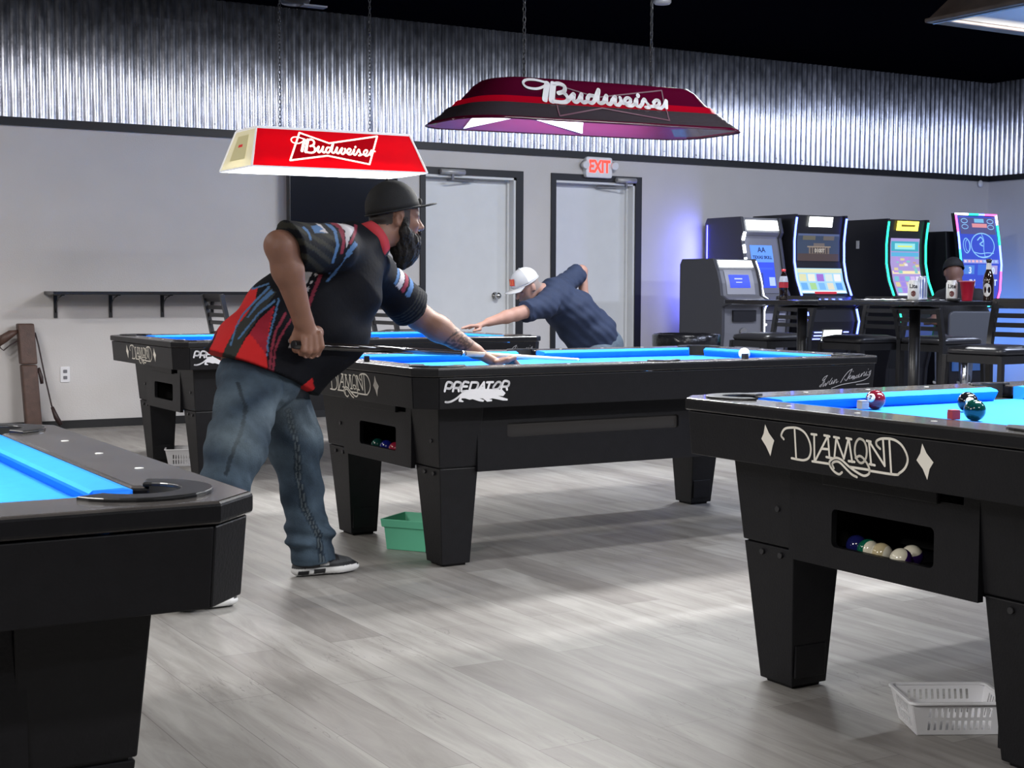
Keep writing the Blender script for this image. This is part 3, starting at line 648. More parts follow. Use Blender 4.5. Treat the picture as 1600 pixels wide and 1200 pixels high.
P = on_bed(1368, 624.5); ball(P.x, P.y, BED, 'solid_maroon', (.13, .008, .018), 'maroon number seven ball near the short rail of the front right table', num='7', face=(-.93, -.25, .25))
P = on_bed(1512, 628); ball(P.x, P.y, BED, 'solid_black', (.006, .006, .007), 'black eight ball on the blue cloth behind the dark green ball', num='8', face=(-.55, -.8, .1))
P = on_bed(1523, 641); ball(P.x, P.y, BED, 'solid_green', (.003, .038, .028), 'dark green ball touching the black eight ball in front', num=None)
P = on_bed(1163, 552.5); ball(P.x, P.y, BED, 'cue', (1, 1, 1), 'white cue ball on the middle table beyond the chalk cube')
tz = .400
G = 'balls lying in the return window'
def tray(t, yy, dx, kind, col, lab, face=(-.6, -.5, .6)): ball(t[0]+IX+.022+.029+dx, t[1]+yy+.042, tz, kind, col, lab, G, face=face)
tray(RT, .782, .03, 'solid_navy', (.01, .012, .09), 'dark blue ball at the left end of the front table return window')
tray(RT, .722, .012, 'stripe_green', (.005, .10, .06), 'green striped ball beside the dark blue ball in the return window', (-.2, -.9, .1))
tray(RT, .664, 0, 'stripe_cream', (.5, .42, .25), 'cream ball in the middle of the front table return window', (-.3, .9, .1))
tray(RT, .604, .045, 'stripe_purple', (.03, .008, .10), 'purple striped ball behind the other striped ball in the window', (-.3, -.2, .9))
tray(RT, .585, -.012, 'stripe_purpleb', (.03, .006, .09), 'purple striped ball at the right front of the return window', (.9, .1, -.7))
tray(MT, .72, .0, 'solid_teal', (.004, .05, .04), 'dark green ball in the middle table return window')
tray(MT, .635, .0, 'solid_blue', (.006, .01, .14), 'deep blue ball in the middle table return window')
tray(MT, .55, .0, 'solid_red', (.22, .01, .03), 'red ball at the right of the middle table return window')

def chalk(px, py, col, label, paper=(.6, .6, .6), z=TH):
    P = onz_(px, py, z)
    e = empty('chalk_cube', (P.x, P.y, z), label, 'chalk', 'cue chalk cubes on the rails', rz=random.uniform(-.4, .4))
    MB().box((-.011, -.011, 0), (.011, .011, .017)).build('paper_wrap', mat('chalk_paper', paper, .6), e, bevel=.0012)
    b = MB(); b.box((-.0105, -.0105, .0165), (.0105, .0105, .022)); b.build('chalk_top', mat('chalk', col, .9), e, bevel=.001)
chalk(1348, 639, (.5, .5, .55), 'pale grey chalk cube on the near rail beside the maroon ball')
chalk(1490, 655, (.45, .08, .12), 'pink chalk cube on the near rail in front of the green ball', (.5, .06, .10))
chalk(1164, 560.5, (.02, .03, .08), 'black chalk cube on the middle table rail before the cue ball', (.012, .012, .014))
chalk(573, 564.5, (.02, .03, .08), 'black chalk cube on the short rail near the left corner', (.012, .012, .014))
# ------------------------------------------------------------------ hanging table lamps
def translucent_mat(name, col, trans=.6, emis=0, rough=.25, noise=0, emc=None):
    m = bpy.data.materials.new(name); m.use_nodes = True; nt = m.node_tree; L = nt.links.new; N = nt.nodes.new
    b = nt.nodes['Principled BSDF']; b.inputs['Base Color'].default_value = (*col, 1); b.inputs['Roughness'].default_value = rough
    if emis: b.inputs['Emission Color'].default_value = (*(emc or col), 1); b.inputs['Emission Strength'].default_value = emis
    t = N('ShaderNodeBsdfTranslucent'); t.inputs[0].default_value = (*col, 1)
    mx = N('ShaderNodeMixShader'); mx.inputs[0].default_value = trans
    L(b.outputs[0], mx.inputs[1]); L(t.outputs[0], mx.inputs[2]); L(mx.outputs[0], nt.nodes['Material Output'].inputs[0])
    return m
M['red_acrylic'] = translucent_mat('backlit_red_acrylic', (.78, .006, .022), .55, .30)
M['cream_acrylic'] = translucent_mat('backlit_cream_acrylic', (.8, .76, .60), .5, .30)
M['white_acrylic'] = mat('white_lamp_edging', (.85, .85, .85), .4, emis=(1, 1, 1), estr=.25)
M['logo_glow'] = glow('backlit_logo', (1, .95, .80), 1.25)
M['lamp_white'] = mat('white_reflector', (.85, .85, .85), .5)
def chain(name, x, y, z0, z1, m, parent):
    b = MB(); n = int((z1-z0)/.022); 
    for i in range(n):
        z = z0+(i+.5)*(z1-z0)/n; r = .012; k = 8; t = .0022
        pts = []
        for j in range(k+1):
            a = 2*pi*j/k; u, v = .007*cos(a), .015*sin(a)
            pts.append((x+(u if i % 2 else 0), y+(0 if i % 2 else u), z+v))
        b.tube(pts, t, 4, cap=False)
    return b.build(name, m, parent)
# --- lit red lamp over the farthest table
lx, ly, lz = 3.665, 8.43, 1.80
e = empty('pool_table_lamp', (lx, ly, lz), 'lit bright red and white box lamp hanging over the farthest pool table', 'hanging lamp')
bx, by, tx_, ty_, hh = .575, .27, .505, .17, .235
tilt = Matrix.Rotation(radians(-.35), 4, 'Y')
B = [Vector((sx*bx, sy*by, 0)) for sx, sy in ((-1, -1), (1, -1), (1, 1), (-1, 1))]
T = [Vector((sx*tx_, sy*ty_, hh)) for sx, sy in ((-1, -1), (1, -1), (1, 1), (-1, 1))]
for i, mm in ((0, 'red_acrylic'), (1, 'cream_acrylic'), (2, 'red_acrylic'), (3, 'cream_acrylic')):
    j = (i+1) % 4; nrm = (B[j]-B[i]).cross(T[i]-B[i]).normalized()
    q = MB().loft([[B[i], B[j], B[j]-nrm*.004, B[i]-nrm*.004], [T[i], T[j], T[j]-nrm*.004, T[i]-nrm*.004]]); q.xf(tilt)
    q.build('side_panel', M[mm], e)
    fr = MB()
    for p, r in ((B[i], B[j]), (T[i], T[j])): fr.bar(p, r, .009, .009)
    fr.bar(B[i], T[i], .010, .010); fr.xf(tilt); fr.build('edging', M['white_acrylic'], e)
MB().loft([[T[0]+Vector((0, 0, .002)), T[1]+Vector((0, 0, .002)), T[2]+Vector((0, 0, .002)), T[3]+Vector((0, 0, .002))], [t+Vector((0, 0, .01)) for t in T]]).xf(tilt).build('top_panel', M['white_acrylic'], e)
lin = MB()
for i in range(4):
    j = (i+1) % 4; nrm = (B[j]-B[i]).cross(T[i]-B[i]).normalized(); k_ = .007
    lin.loft([[B[i]-nrm*k_+Vector((0, 0, .004)), B[j]-nrm*k_+Vector((0, 0, .004)), B[j]-nrm*(k_+.001)+Vector((0, 0, .004)), B[i]-nrm*(k_+.001)+Vector((0, 0, .004))], [T[i]-nrm*k_, T[j]-nrm*k_, T[j]-nrm*(k_+.001), T[i]-nrm*(k_+.001)]])
lin.xf(tilt).build('white_lining', translucent_mat('white_diffuser', (.9, .9, .9), .5, .5), e)
MB().box((-tx_+.02, -ty_+.02, hh-.06), (tx_-.02, ty_-.02, hh-.004)).xf(tilt).build('reflector', M['lamp_white'], e)
for s in (-.10, 0, .10): MB().tube([(-.5, s, .085), (.5, s, .085)], .016, 10).build('fluorescent_tube', M['tube'], e)
area_light('lamp_light', (0, 0, .06), (0, 0, 0), 1.0, .34, 62, (1, .985, .96), e)
# logo on the near panel
up = (T[0]-B[0]); up = Vector((0, up.y, up.z)); Lh = up.length; upn = up.normalized(); nn = Vector((0, -upn.z, upn.y))
def on_panel(a_, b_, h): return Vector((a_, -by, 0))+upn*b_+nn*(h+.0015)
bt = [(3.427, 2.018), (3.609, 1.962), (3.941, 2.022), (3.852, 1.842), (3.583, 1.884), (3.336, 1.845)]
bt = [(x-lx, (z-lz-.004)*Lh/hh) for x, z in bt]
def wordmark(x0, z0, x1, sc, slope=0): return [(w_, [(x0+(x1-x0)*a_, z0+sc*b_+slope*a_) for a_, b_ in pts]) for w_, pts in LOGO_B]
MB().add([on_panel(sum(p[0] for p in bt)/6, sum(p[1] for p in bt)/6, .0004)]+[on_panel(x, y, .0004) for x, y in bt], [(0, i+1, (i+1) % 6+1) for i in range(6)]).xf(tilt).build('bow_tie_field', translucent_mat('deep_red_acrylic', (.5, .002, .012), .5, .35), e)
stroke_mb([(1, bt+[bt[0]])], .011, on_panel, smooth=False).xf(tilt).build('bow_tie_outline', M['logo_glow'], e)
stroke_mb(wordmark(3.362-lx, .106, 3.905-lx, .72, -.006), .0125, on_panel, lift=.0025).xf(tilt).build('wordmark', M['logo_glow'], e)
# paper label on the end panel
lu = (T[3]-B[3]); mid = (B[0]+B[3])/2
def on_end(a_, b_, h):
    upv = (Vector(((-tx_+bx), 0, hh))); return Vector((-bx, a_, 0))+upv*b_+Vector((-1, 0, .29)).normalized()*h
MB().add([on_end(-.12, .22, .002), on_end(.14, .22, .002), on_end(.10, .85, .002), on_end(-.08, .85, .002)], [(0, 1, 2, 3)]).xf(tilt).build('end_label', mat('faded_label', (.55, .50, .28), .6, emis=(.6, .55, .3), estr=.3), e)
MB().add([on_end(-.02, .55, .003), on_end(.05, .55, .003), on_end(.045, .62, .003), on_end(-.02, .62, .003)], [(0, 1, 2, 3)]).xf(tilt).build('label_mark', mat('label_red', (.6, .02, .03), .6, emis=(.8, .05, .05), estr=.3), e)
for x in (-.29, .31): chain('chain', x, 0, hh+.01, 3.40-lz, M['bolt'], e)

# --- burgundy moulded lamp over the middle table
lx, ly, lz = 3.665, 5.50, 1.80
e = empty('pool_table_lamp', (lx, ly, lz), 'dark burgundy moulded lamp with flared rim hanging above the middle pool table', 'hanging lamp')
tilt = Matrix.Rotation(radians(-.9), 4, 'Y')
def rloop(hx, hy, r, z, n=9): return [Vector((x, y, z)) for x, y in rrect(-hx, -hy, hx, hy, r, n)]
prof = [(.750, .262, .17, 0, 0), (.735, .250, .16, .012, 0), (.685, .222, .14, .045, 1), (.655, .203, .125, .075, 1), (.638, .193, .12, .080, 2), (.615, .180, .11, .105, 2), (.600, .172, .11, .110, 0), (.55, .14, .10, .168, 0), (.52, .125, .10, .19, 0), (.47, .09, .08, .198, 0)]
loops = [rloop(a_, b_, r_, z_) for a_, b_, r_, z_, _ in prof]
sh = MB(); n_ = len(loops[0])
for k in range(len(loops)-1):
    base = loops[k]+loops[k+1]
    sh.add(base, [(i, (i+1) % n_, n_+(i+1) % n_, n_+i) for i in range(n_)], prof[k+1][4] if prof[k+1][4] == prof[k][4] or prof[k+1][4] == 1 else prof[k+1][4], True)
sh.add(loops[-1], [tuple(range(n_))])
sh.xf(tilt)
o = sh.build('moulded_shade', [translucent_mat('burgundy_acrylic', (.11, .003, .026), .42, .02, .18, emc=(.3, .01, .08)), mat('smoke_band_paint', (.045, .035, .042), .22, coat=.3), translucent_mat('red_glow_band', (.42, .004, .02), .5, .25, .2, emc=(.9, .0, .03))], e)  # red band: tube glow through the shade put into its colour and emission
m_ = o.modifiers.new('s', 'SOLIDIFY'); m_.thickness = .0035; m_.offset = -1
# inside: magenta lining with the white bow tie seen from behind
ins = MB(); L2 = [rloop(a_-.007, b_-.007, r_-.004, z_+.002) for a_, b_, r_, z_, _ in prof[:6]]
for k in range(5): ins.add(L2[k]+L2[k+1], [(i, (i+1) % n_, n_+(i+1) % n_, n_+i) for i in range(n_)], 0, True)
ins.xf(tilt); ins.build('inner_lining', mat('magenta_lining', (.055, .004, .028), .5), e)
def infar(a_, t_, h=0):       # t from rim (0) upwards on the far inside wall
    y = .253-.06*t_-.003; z = .004+.075*t_; return Vector((a_, y, z))
MB().add([infar(-.30, 0), infar(-.02, .85), infar(.33, .05), infar(.30, 1.0), infar(-.26, 1.0)], [(0, 1, 4), (1, 3, 4), (1, 2, 3)]).xf(Matrix.Translation((-.20, -.006, 0))).xf(tilt).build('lining_mark', mat('white_lining_mark', (.8, .8, .85), .5, emis=(1, 1, 1), estr=.8), e)
def on_shade(a_, z_, h):
    # follow the near side of the moulded shade at height z
    for k in range(len(prof)-1):
        if prof[k][3] <= z_ <= prof[k+1][3]:
            t = (z_-prof[k][3])/max(1e-6, prof[k+1][3]-prof[k][3]); y = prof[k][1]*(1-t)+prof[k+1][1]*t
            dy = prof[k][1]-prof[k+1][1]; dz = prof[k+1][3]-prof[k][3]; nv = Vector((0, -dz, dy)).normalized()
            return Vector((a_, -y, z_))+Vector((0, -.8, .6))*(h+.002)
    return Vector((a_, -.1, z_))
wm = [(w_, [(3.235-lx+.77*a_, .086+.70*b_) for a_, b_ in pts]) for w_, pts in LOGO_B[:-1]]
stroke_mb(wm, .0185, on_shade, lift=.003).xf(tilt).build('wordmark', mat('white_wordmark', (.68, .66, .68), .4, emis=(1, 1, 1), estr=.06), e)
bt2 = [(3.39, .168), (3.60, .118), (3.97, .172), (3.94, .028), (3.60, .068), (3.36, .020)]
seg = []
for i in range(6):
    (xa, za), (xb, zb_) = bt2[i], bt2[(i+1) % 6]
    seg.append((1, [(xa-lx+(xb-xa)*t/10, za+(zb_-za)*t/10) for t in range(11)]))
stroke_mb(seg, .006, on_shade, smooth=False, lift=.0012).xf(tilt).build('bow_tie_outline', mat('faded_outline', (.16, .07, .10), .4), e)
for s in (-.07, .07): MB().tube([(-.55, s, .105), (.55, s, .105)], .014, 10).xf(tilt).build('fluorescent_tube', glow('dim_tube', (1, .97, .95), 2.5), e)
area_light('lamp_light', (0, 0, .09), (0, 0, 0), 1.0, .2, 75, (1, .99, .97), e)
for x in (-.335, .345): chain('chain', x, 0, .195, 3.40-lz, M['bolt'], e)
MB().tube([(.348, .012, .195), (.352, .01, .6), (.345, .0, 1.0), (.35, .01, 1.6)], .004, 6).build('power_cord', M['black_plastic'], e)

# --- wooden lamps over the two front tables
M['soft_tube'] = glow('soft_fluorescent_tube', (1, .98, .95), 2.5)
M['wood'] = mat('dark_lamp_wood', (.075, .052, .042), .4, noise=.35, nscale=18)
M['amber'] = glow('amber_stained_glass', (1, .62, .2), 1.2)
def wood_lamp(x, y, label):
    e = empty('pool_table_lamp', (x, y, 1.815), label, 'hanging lamp')
    hx, hy, tx2, ty2, h = .68, .26, .42, .10, .30
    rim = plate_mb([(-hx, -hy), (hx, -hy), (hx, hy), (-hx, hy)], [[(-hx+.045, -hy+.045), (hx-.045, -hy+.045), (hx-.045, hy-.045), (-hx+.045, hy-.045)]], .012, .003)
    rim.build('bottom_rim', M['wood'], e)
    B = [Vector((sx*hx*.99, sy*hy*.98, .010)) for sx, sy in ((-1, -1), (1, -1), (1, 1), (-1, 1))]; T = [Vector((sx*tx2, sy*ty2, h)) for sx, sy in ((-1, -1), (1, -1), (1, 1), (-1, 1))]
    for i in range(4):
        j = (i+1) % 4; nrm = (B[j]-B[i]).cross(T[i]-B[i]).normalized()
        P_ = lambda u, v, o: (B[i]*(1-u)+B[j]*u)*(1-v)+(T[i]*(1-u)+T[j]*u)*v-nrm*o
        fr = MB()
        for (u0, u1, v0, v1) in ((0, 1, 0, .26), (0, 1, .88, 1), (0, .07, .26, .88), (.93, 1, .26, .88)):
            fr.loft([[P_(u0, v0, 0), P_(u1, v0, 0), P_(u1, v1, 0), P_(u0, v1, 0)], [P_(u0, v0, .012), P_(u1, v0, .012), P_(u1, v1, .012), P_(u0, v1, .012)]])
        fr.build('wood_panel', M['wood'], e)
        MB().loft([[P_(.07, .26, .003), P_(.93, .26, .003), P_(.93, .88, .003), P_(.07, .88, .003)], [P_(.07, .26, .006), P_(.93, .26, .006), P_(.93, .88, .006), P_(.07, .88, .006)]]).build('glass_panel', M['amber'], e)
        MB().loft([[P_(.01, 0, .018), P_(.99, 0, .018), P_(.99, .95, .018), P_(.01, .95, .018)], [P_(.01, 0, .021), P_(.99, 0, .021), P_(.99, .95, .021), P_(.01, .95, .021)]]).build('inner_reflector', mat('off_white_reflector', (.45, .45, .46), .6), e)
    MB().box((-tx2, -ty2, h-.002), (tx2, ty2, h+.02)).build('top_board', M['wood'], e)
    for s in (-.06, .06): MB().tube([(-.55, s, .17), (.55, s, .17)], .014, 10).build('fluorescent_tube', M['soft_tube'], e)
    area_light('lamp_light', (0, 0, .03), (0, 0, 0), 1.1, .16, 78, (1, .98, .94), e)
    for sx in (-.33, .33): chain('chain', sx, 0, h+.02, 3.40-1.815, M['bolt'], e)
wood_lamp(3.70, 2.63, 'dark wooden lamp with amber glass cut off by the top right corner')
wood_lamp(LT[0]+TL/2, LT[1]+TW/2, 'dark wooden lamp above the front left pool table outside the frame')

# ------------------------------------------------------------------ things on the floor
# white slotted basket under the front right table
def basket(loc, rz, label, W=.245, D=.165, H=.088, m='white_plastic'):
    e = empty('plastic_basket', loc, label, 'basket', rz=rz)
    tp = .019
    def side(p, q, n):   # p,q bottom corners; n outward normal
        p, q, n = Vector(p), Vector(q), Vector(n); L_ = (q-p).length; d = (q-p).normalized()
        holes = []
        cnt = int((L_-.03)/.0155)
        for k in range(cnt):
            x = .02+(L_-.04)*(k+.5)/cnt
            holes.append(rrect(x-.0036, .012, x+.0036, .037, .0015, 2)); holes.append(rrect(x-.0036, .045, x+.0036, .070, .0015, 2))
        b = plate_mb([(0, 0), (L_, 0), (L_+tp, H), (-tp, H)], holes, .0022)
        out = MB()
        out.add([p+d*v[0]+n*(tp*v[1]/H+v[2])+Vector((0, 0, v[1])) for v in b.v], b.f); return out
    hw, hd = W/2, D/2
    b = side((-hw, -hd, .002), (hw, -hd, .002), (0, -1, 0)); b.join(side((hw, -hd, .002), (hw, hd, .002), (1, 0, 0))); b.join(side((hw, hd, .002), (-hw, hd, .002), (0, 1, 0))); b.join(side((-hw, hd, .002), (-hw, -hd, .002), (-1, 0, 0)))
    b.box((-hw, -hd, 0), (hw, hd, .0025)); b.build('basket_body', M[m], e)
    o = rrect(-hw-tp-.008, -hd-tp-.008, hw+tp+.008, hd+tp+.008, .02); i_ = rrect(-hw-tp+.002, -hd-tp+.002, hw+tp-.002, hd+tp-.002, .014)
    r = plate_mb(o, [i_], .007, .002); r.xf(Matrix.Translation((0, 0, H-.001))); r.build('rim', M[m], e)
    return e
a_ = radians(-28.5)
c_ = (Vector(onz_(1423, 1149, 0))+Vector(onz_(1557, 1149, 0)))/2
nv = Vector((-sin(a_), cos(a_), 0))
basket((c_.x+nv.x*.073+cos(a_)*.012, c_.y+nv.y*.073+sin(a_)*.012, 0), a_, 'white slotted plastic basket on the floor under the front right table', W=.205, D=.14, H=.082)
# pale basket beneath the farthest table
P = onz_(283, 727, 0)
basket((P.x+.06, P.y+.02, 0), radians(-20), 'small white slotted basket on the floor under the farthest pool table', W=.24, D=.17, H=.10)
# mint green tub
M['mint'] = mat('mint_green_plastic', (.13, .52, .33), .45)
a_ = radians(-54); d_ = Vector((cos(a_), sin(a_), 0)); nn_ = Vector((-sin(a_), cos(a_), 0)); P = onz_(604, 858, 0)
c_ = P+d_*.12+nn_*.09
e = empty('plastic_tub', (c_.x, c_.y, 0), 'mint green open tub on the floor beneath the middle pool table', 'tub', rz=a_)
hw, hd = .12, .09
b = MB(); o_ = [[(sx*(hw+t), sy*(hd+t), z) for sx, sy in ((-1, -1), (1, -1), (1, 1), (-1, 1))] for t, z in ((0, 0), (.008, .095), (.016, .096), (.020, .130), (.014, .130), (.004, .094), (-.004, .004))]
b.loft(o_, True); b.build('tub_body', M['mint'], e, bevel=.003)

# brown leather cue case leaning on the wall
M['leather'] = mat('brown_leather', (.075, .038, .028), .5, noise=.2, nscale=20, bump=.15, bscale=120)
M['leather_dark'] = mat('dark_leather_strap', (.03, .015, .015), .5)
yc = YW-.16
Pt = at_y(43, 506, yc); Pb = at_y(53, 665, yc)
e = empty('cue_case', (Pb.x, yc, 0), 'tall brown leather cue case with straps leaning on the left back wall', 'cue case')
tx3 = Pt.x-Pb.x; H_ = Pt.z; sp = .085
def cs(w_, d_, z, off=0): 
    x = tx3*z/H_; y = sp*z/H_; return [(x-w_/2, y-d_/2, z), (x+w_/2, y-d_/2, z), (x+w_/2, y+d_/2, z), (x-w_/2, y+d_/2, z)]
MB().loft([cs(.118, .075, 0), cs(.118, .075, H_*.62)]).build('case_body', M['leather'], e, bevel=.012)
MB().loft([cs(.122, .082, H_*.626), cs(.120, .082, H_)]).build('case_lid', M['leather'], e, bevel=.010)
def cv(px, py): p = at_y(px, py, yc); return Vector((p.x-Pb.x, sp*p.z/H_-.01, p.z))
MB().tube([cv(31, 518), cv(20, 522), cv(8, 530), cv(1, 540)], [.012, .03, .035, .012], 10).build('side_pouch', M['leather'], e)
MB().tube([cv(30, 533), cv(18, 540), cv(8, 548), cv(3, 544), cv(0, 533)], .005, 6).build('carry_handle', M['leather_dark'], e)
MB().tube([cv(58, 520), cv(63, 540), cv(72, 590), cv(81, 633), cv(82, 636)], .006, 6).build('shoulder_strap', M['leather_dark'], e)
MB().tube([cv(82, 636), cv(88, 652), cv(95, 664)], [.012, .020, .018], 8).build('strap_pad', M['leather_dark'], e)
MB().tube([cv(62, 575), cv(66, 590), cv(67, 600)], [.012, .016, .012], 8).build('hanging_tag', M['leather_dark'], e)

# black lined rubbish bin near the ticket machine
P = at_d(1072, 535, 11.6)
e = empty('rubbish_bin', (P.x, P.y, 0), 'round black rubbish bin with shiny bag left of the grey cash machine', 'bin')
MB().lathe([(.20, 0), (.215, .02), (.245, .70), (.25, .72), (.235, .72), (.20, .05)], 28).build('bin_body', M['black_plastic'], e)
b = MB(); n = 36; rr = random.Random(4)
jit = [rr.uniform(-.012, .012) for _ in range(n)]
b.loft([[((r+jit[k]*q)*cos(2*pi*k/n), (r+jit[k]*q)*sin(2*pi*k/n), z+jit[(k*3) % n]*q*.6) for k in range(n)] for r, z, q in ((.250, .58, 1), (.262, .66, .8), (.266, .725, .4), (.25, .735, .3), (.225, .70, .3), (.19, .45, .5))], False, smooth=True)
b.build('bin_liner', mat('shiny_black_bag', (.01, .01, .012), .18, bump=.6, bscale=18), e)

# ------------------------------------------------------------------ bar tables, stools
def bar_table(px, D, label, s=.8, ztop=1.03, rz=0):
    P = at_d(px, 470, D); e = empty('bar_table', (P.x, P.y, 0), label, 'bar table', 'bar height tables by the machines', rz=rz)
    plate_mb(rrect(-s/2, -s/2, s/2, s/2, .04), (), .028, .006).xf(Matrix.Translation((0, 0, ztop-.028))).build('table_top', M['black_table'], e)
    MB().tube([(0, 0, .03), (0, 0, ztop-.035)], .034, 16).build('column', M['metal_frame'], e)
    MB().lathe([(.15, 0), (.15, .008), (.035, .022)], 20, c=(0, 0, ztop-.052)).build('top_plate', M['metal_frame'], e)
    b = MB(); b.lathe([(.0, 0), (.27, 0), (.27, .012), (.06, .035), (.034, .05)], 28); b.build('base_plate', M['metal_frame'], e)
    return e, ztop
T1, z1_ = bar_table(1254, 9.8, 'black bar table behind the cue ball with a cola bottle on it', .76, 1.018)
T2, z2_ = bar_table(1430, 8.9, 'black bar table with drink cans, red cup and beer bottle', .84, 1.025)
def make_stool():
    e = empty('bar_stool', (0, 0, 0), 'x', 'bar stool', 'ladder-back bar stools')
    st = .752; hs = .19
    b = MB(); b.loft([rloop(hs, hs, .04, st-.028, 4), rloop(hs+.012, hs+.012, .05, st-.012, 4), rloop(hs+.008, hs+.008, .05, st+.010, 4), rloop(hs-.05, hs-.05, .05, st+.026, 4), rloop(.03, .03, .02, st+.030, 4)], True, smooth=True)
    b.build('seat', M['vinyl'], e)
    b = MB()
    for p, q in (((-hs, -hs), (hs, -hs)), ((hs, -hs), (hs, hs)), ((hs, hs), (-hs, hs)), ((-hs, hs), (-hs, -hs))): b.bar((*p, st-.05), (*q, st-.05), .022, .045)
    b.build('seat_frame', M['metal_frame'], e)
    sp_ = .035
    for sx, sy in ((-1, -1), (-1, 1)): MB().bar((sx*hs, sy*hs, st-.03), (sx*(hs+sp_), sy*(hs+sp_*.6), 0), .028, .028).build('leg', M['metal_frame'], e)
    for sy in (-1, 1):
        b = MB(); pts = [(hs+.05, sy*(hs+.02), 0), (hs+.005, sy*hs, .45), (hs, sy*hs, st), (hs+.03, sy*(hs+.003), .90), (hs+.065, sy*(hs+.008), 1.035)]
        for i in range(4): b.bar(pts[i], pts[i+1], .028, .034)
        b.build('leg', M['metal_frame'], e)
    for k in range(4):
        z = .832+k*.055; x = hs+.008+.045*((z-.76)/.31)
        MB().box((x-.006, -hs, z-.014), (x+.006, hs, z+.014)).build('back_slat', M['metal_frame'], e)
    MB().box((hs+.048, -hs-.005, 1.005), (hs+.064, hs+.005, 1.042)).build('back_slat', M['metal_frame'], e)
    b = MB()
    for z, sides in ((.30, 1), (.22, 0)):
        q = hs+sp_*.6
        b.bar((-q, -q, .30), (-q, q, .30), .02, .02); b.bar((-q, -q, .38), (q-.01, -q, .38), .02, .02); b.bar((-q, q, .38), (q-.01, q, .38), .02, .02); b.bar((q, -q, .30), (q, q, .30), .02, .02)
    b.build('footrest', M['metal_frame'], e)
    # pale triangular gusset plates seen under the seats
    b = MB()
    for sy in (-1, 1): b.add([(-hs+.005, sy*(hs+.012), st-.07), (-hs+.09, sy*(hs+.012), st-.07), (-hs+.015, sy*(hs+.012), st-.13)], [(0, 1, 2)])
    return e
stools = [((1203, 535), 10.5, 0, 'black ladder-back stool under the cola bottle end of the bar table'),
          ((1345, 535), 10.1, 0, 'black ladder-back stool between the two bar tables'),
          ((1470, 540), 9.9, 180, 'black ladder-back stool tucked behind the bar table column, facing right'),
          ((1555, 545), 8.35, 3, 'black ladder-back stool nearest the right edge of the picture')]
s0 = make_stool()
for i, (pp, D, rz, lab) in enumerate(stools):
    o = s0 if i == 0 else copy_tree(s0)
    P = at_d(*pp, D); o.location = (P.x, P.y, 0); o.rotation_euler = (0, 0, radians(rz)); o['label'] = lab
for i, (pp, D, rz, lab) in enumerate([((384, 520), 10.75, 180, 'black ladder-back stool by the wall shelf left of the bearded player'),
                                      ((640, 520), 10.9, 180, 'black ladder-back stool against the wall left of the first white door')]):
    o = copy_tree(s0); P = at_d(*pp, D); o.location = (P.x, P.y, 0); o.rotation_euler = (0, 0, radians(rz)); o['label'] = lab

# ------------------------------------------------------------------ drinks on the tables
def drink_xy(px, py, D): P = at_d(px, py, D); return P.x, P.y
M['can_white'] = mat('white_can', (.72, .72, .70), .3, metal=.1); M['can_blue'] = mat('blue_silver_can', (.03, .07, .30), .3, metal=.4)
M['maroon_ink'] = mat('maroon_ink', (.13, .035, .03), .5); M['ink_black'] = mat('black_ink', (.02, .02, .03), .5)
facecam = lambda x, y: atan2(-y, -x)
def wrap(mb_, r, a0):   # wrap flat XY art (x along, y up) round a cylinder of radius r facing angle a0
    return MB().add([((r+v[2]+.0006)*cos(a0+v[0]/r), (r+v[2]+.0006)*sin(a0+v[0]/r), v[1]) for v in mb_.v], mb_.f)
def can(px, py, D, z, label, body, h=.122, r=.033, text=True):
    x, y = drink_xy(px, py, D); e = empty('drink_can', (x, y, z), label, 'drink can', 'drink cans on the bar table')
    MB().lathe([(.0, .002), (.024, 0), (r-.002, .008), (r, .016), (r, h-.018), (r-.007, h-.004), (r-.006, h), (r-.009, h-.003), (0.0001, h-.004)], 24, cap=False).build('can_body', body, e)
    a0 = facecam(x, y)
    if text:
        t = text_mb('Lite', .034, offset=.0012, ext=.0001, sx=.95); t.xf(Matrix.Translation((0, h*.70, 0))); wrap(t, r, a0).build('can_lettering', M['ink_black'], e)
        c = MB().add([(0, .042, 0)]+[(.014*cos(2*pi*k/18), .042+.018*sin(2*pi*k/18), 0) for k in range(18)], [(0, k+1, (k+1) % 18+1) for k in range(18)]); wrap(c, r, a0).build('can_emblem', M['maroon_ink'], e)
    else:
        c = MB().add([(-.016, .02, 0), (0, .012, 0), (.016, .02, 0), (.016, h-.02, 0), (0, h-.02, 0), (-.016, h-.02, 0)], [(0, 1, 2, 3, 4, 5)]); wrap(c, r, a0+.1).build('can_panel', M['can_blue'], e)
can(1427, 463, 8.75, z2_, 'white drink can with dark lettering, left of the tall silver and blue can', M['can_white'])
can(1487, 463, 8.75, z2_, 'white drink can with dark lettering beside the red cup', M['can_white'])
can(1441, 461, 8.95, z2_, 'tall silver and blue drink can just behind a white can', mat('silver_can', (.45, .48, .58), .3, metal=.5), h=.148, r=.029, text=False)
x, y = drink_xy(1511, 463, 8.7); e = empty('party_cup', (x, y, z2_), 'red plastic party cup between a white can and a beer bottle', 'cup')
MB().lathe([(.0, 0), (.029, 0), (.030, .004), (.043, .112), (.046, .114), (.046, .119), (.042, .119), (.028, .006), (.0001, .005)], 28, cap=False).build('cup_body', mat('red_cup_plastic', (.42, .01, .035), .35), e)
MB().lathe([(.0462, .1135), (.0475, .1165), (.0462, .1195)], 28, cap=False).build('rim', mat('pink_white_rim', (.6, .2, .25), .4), e)
x, y = drink_xy(1544, 463, 8.75); e = empty('beer_bottle', (x, y, z2_), 'dark brown beer bottle with a pale oval label on the bar table', 'bottle')
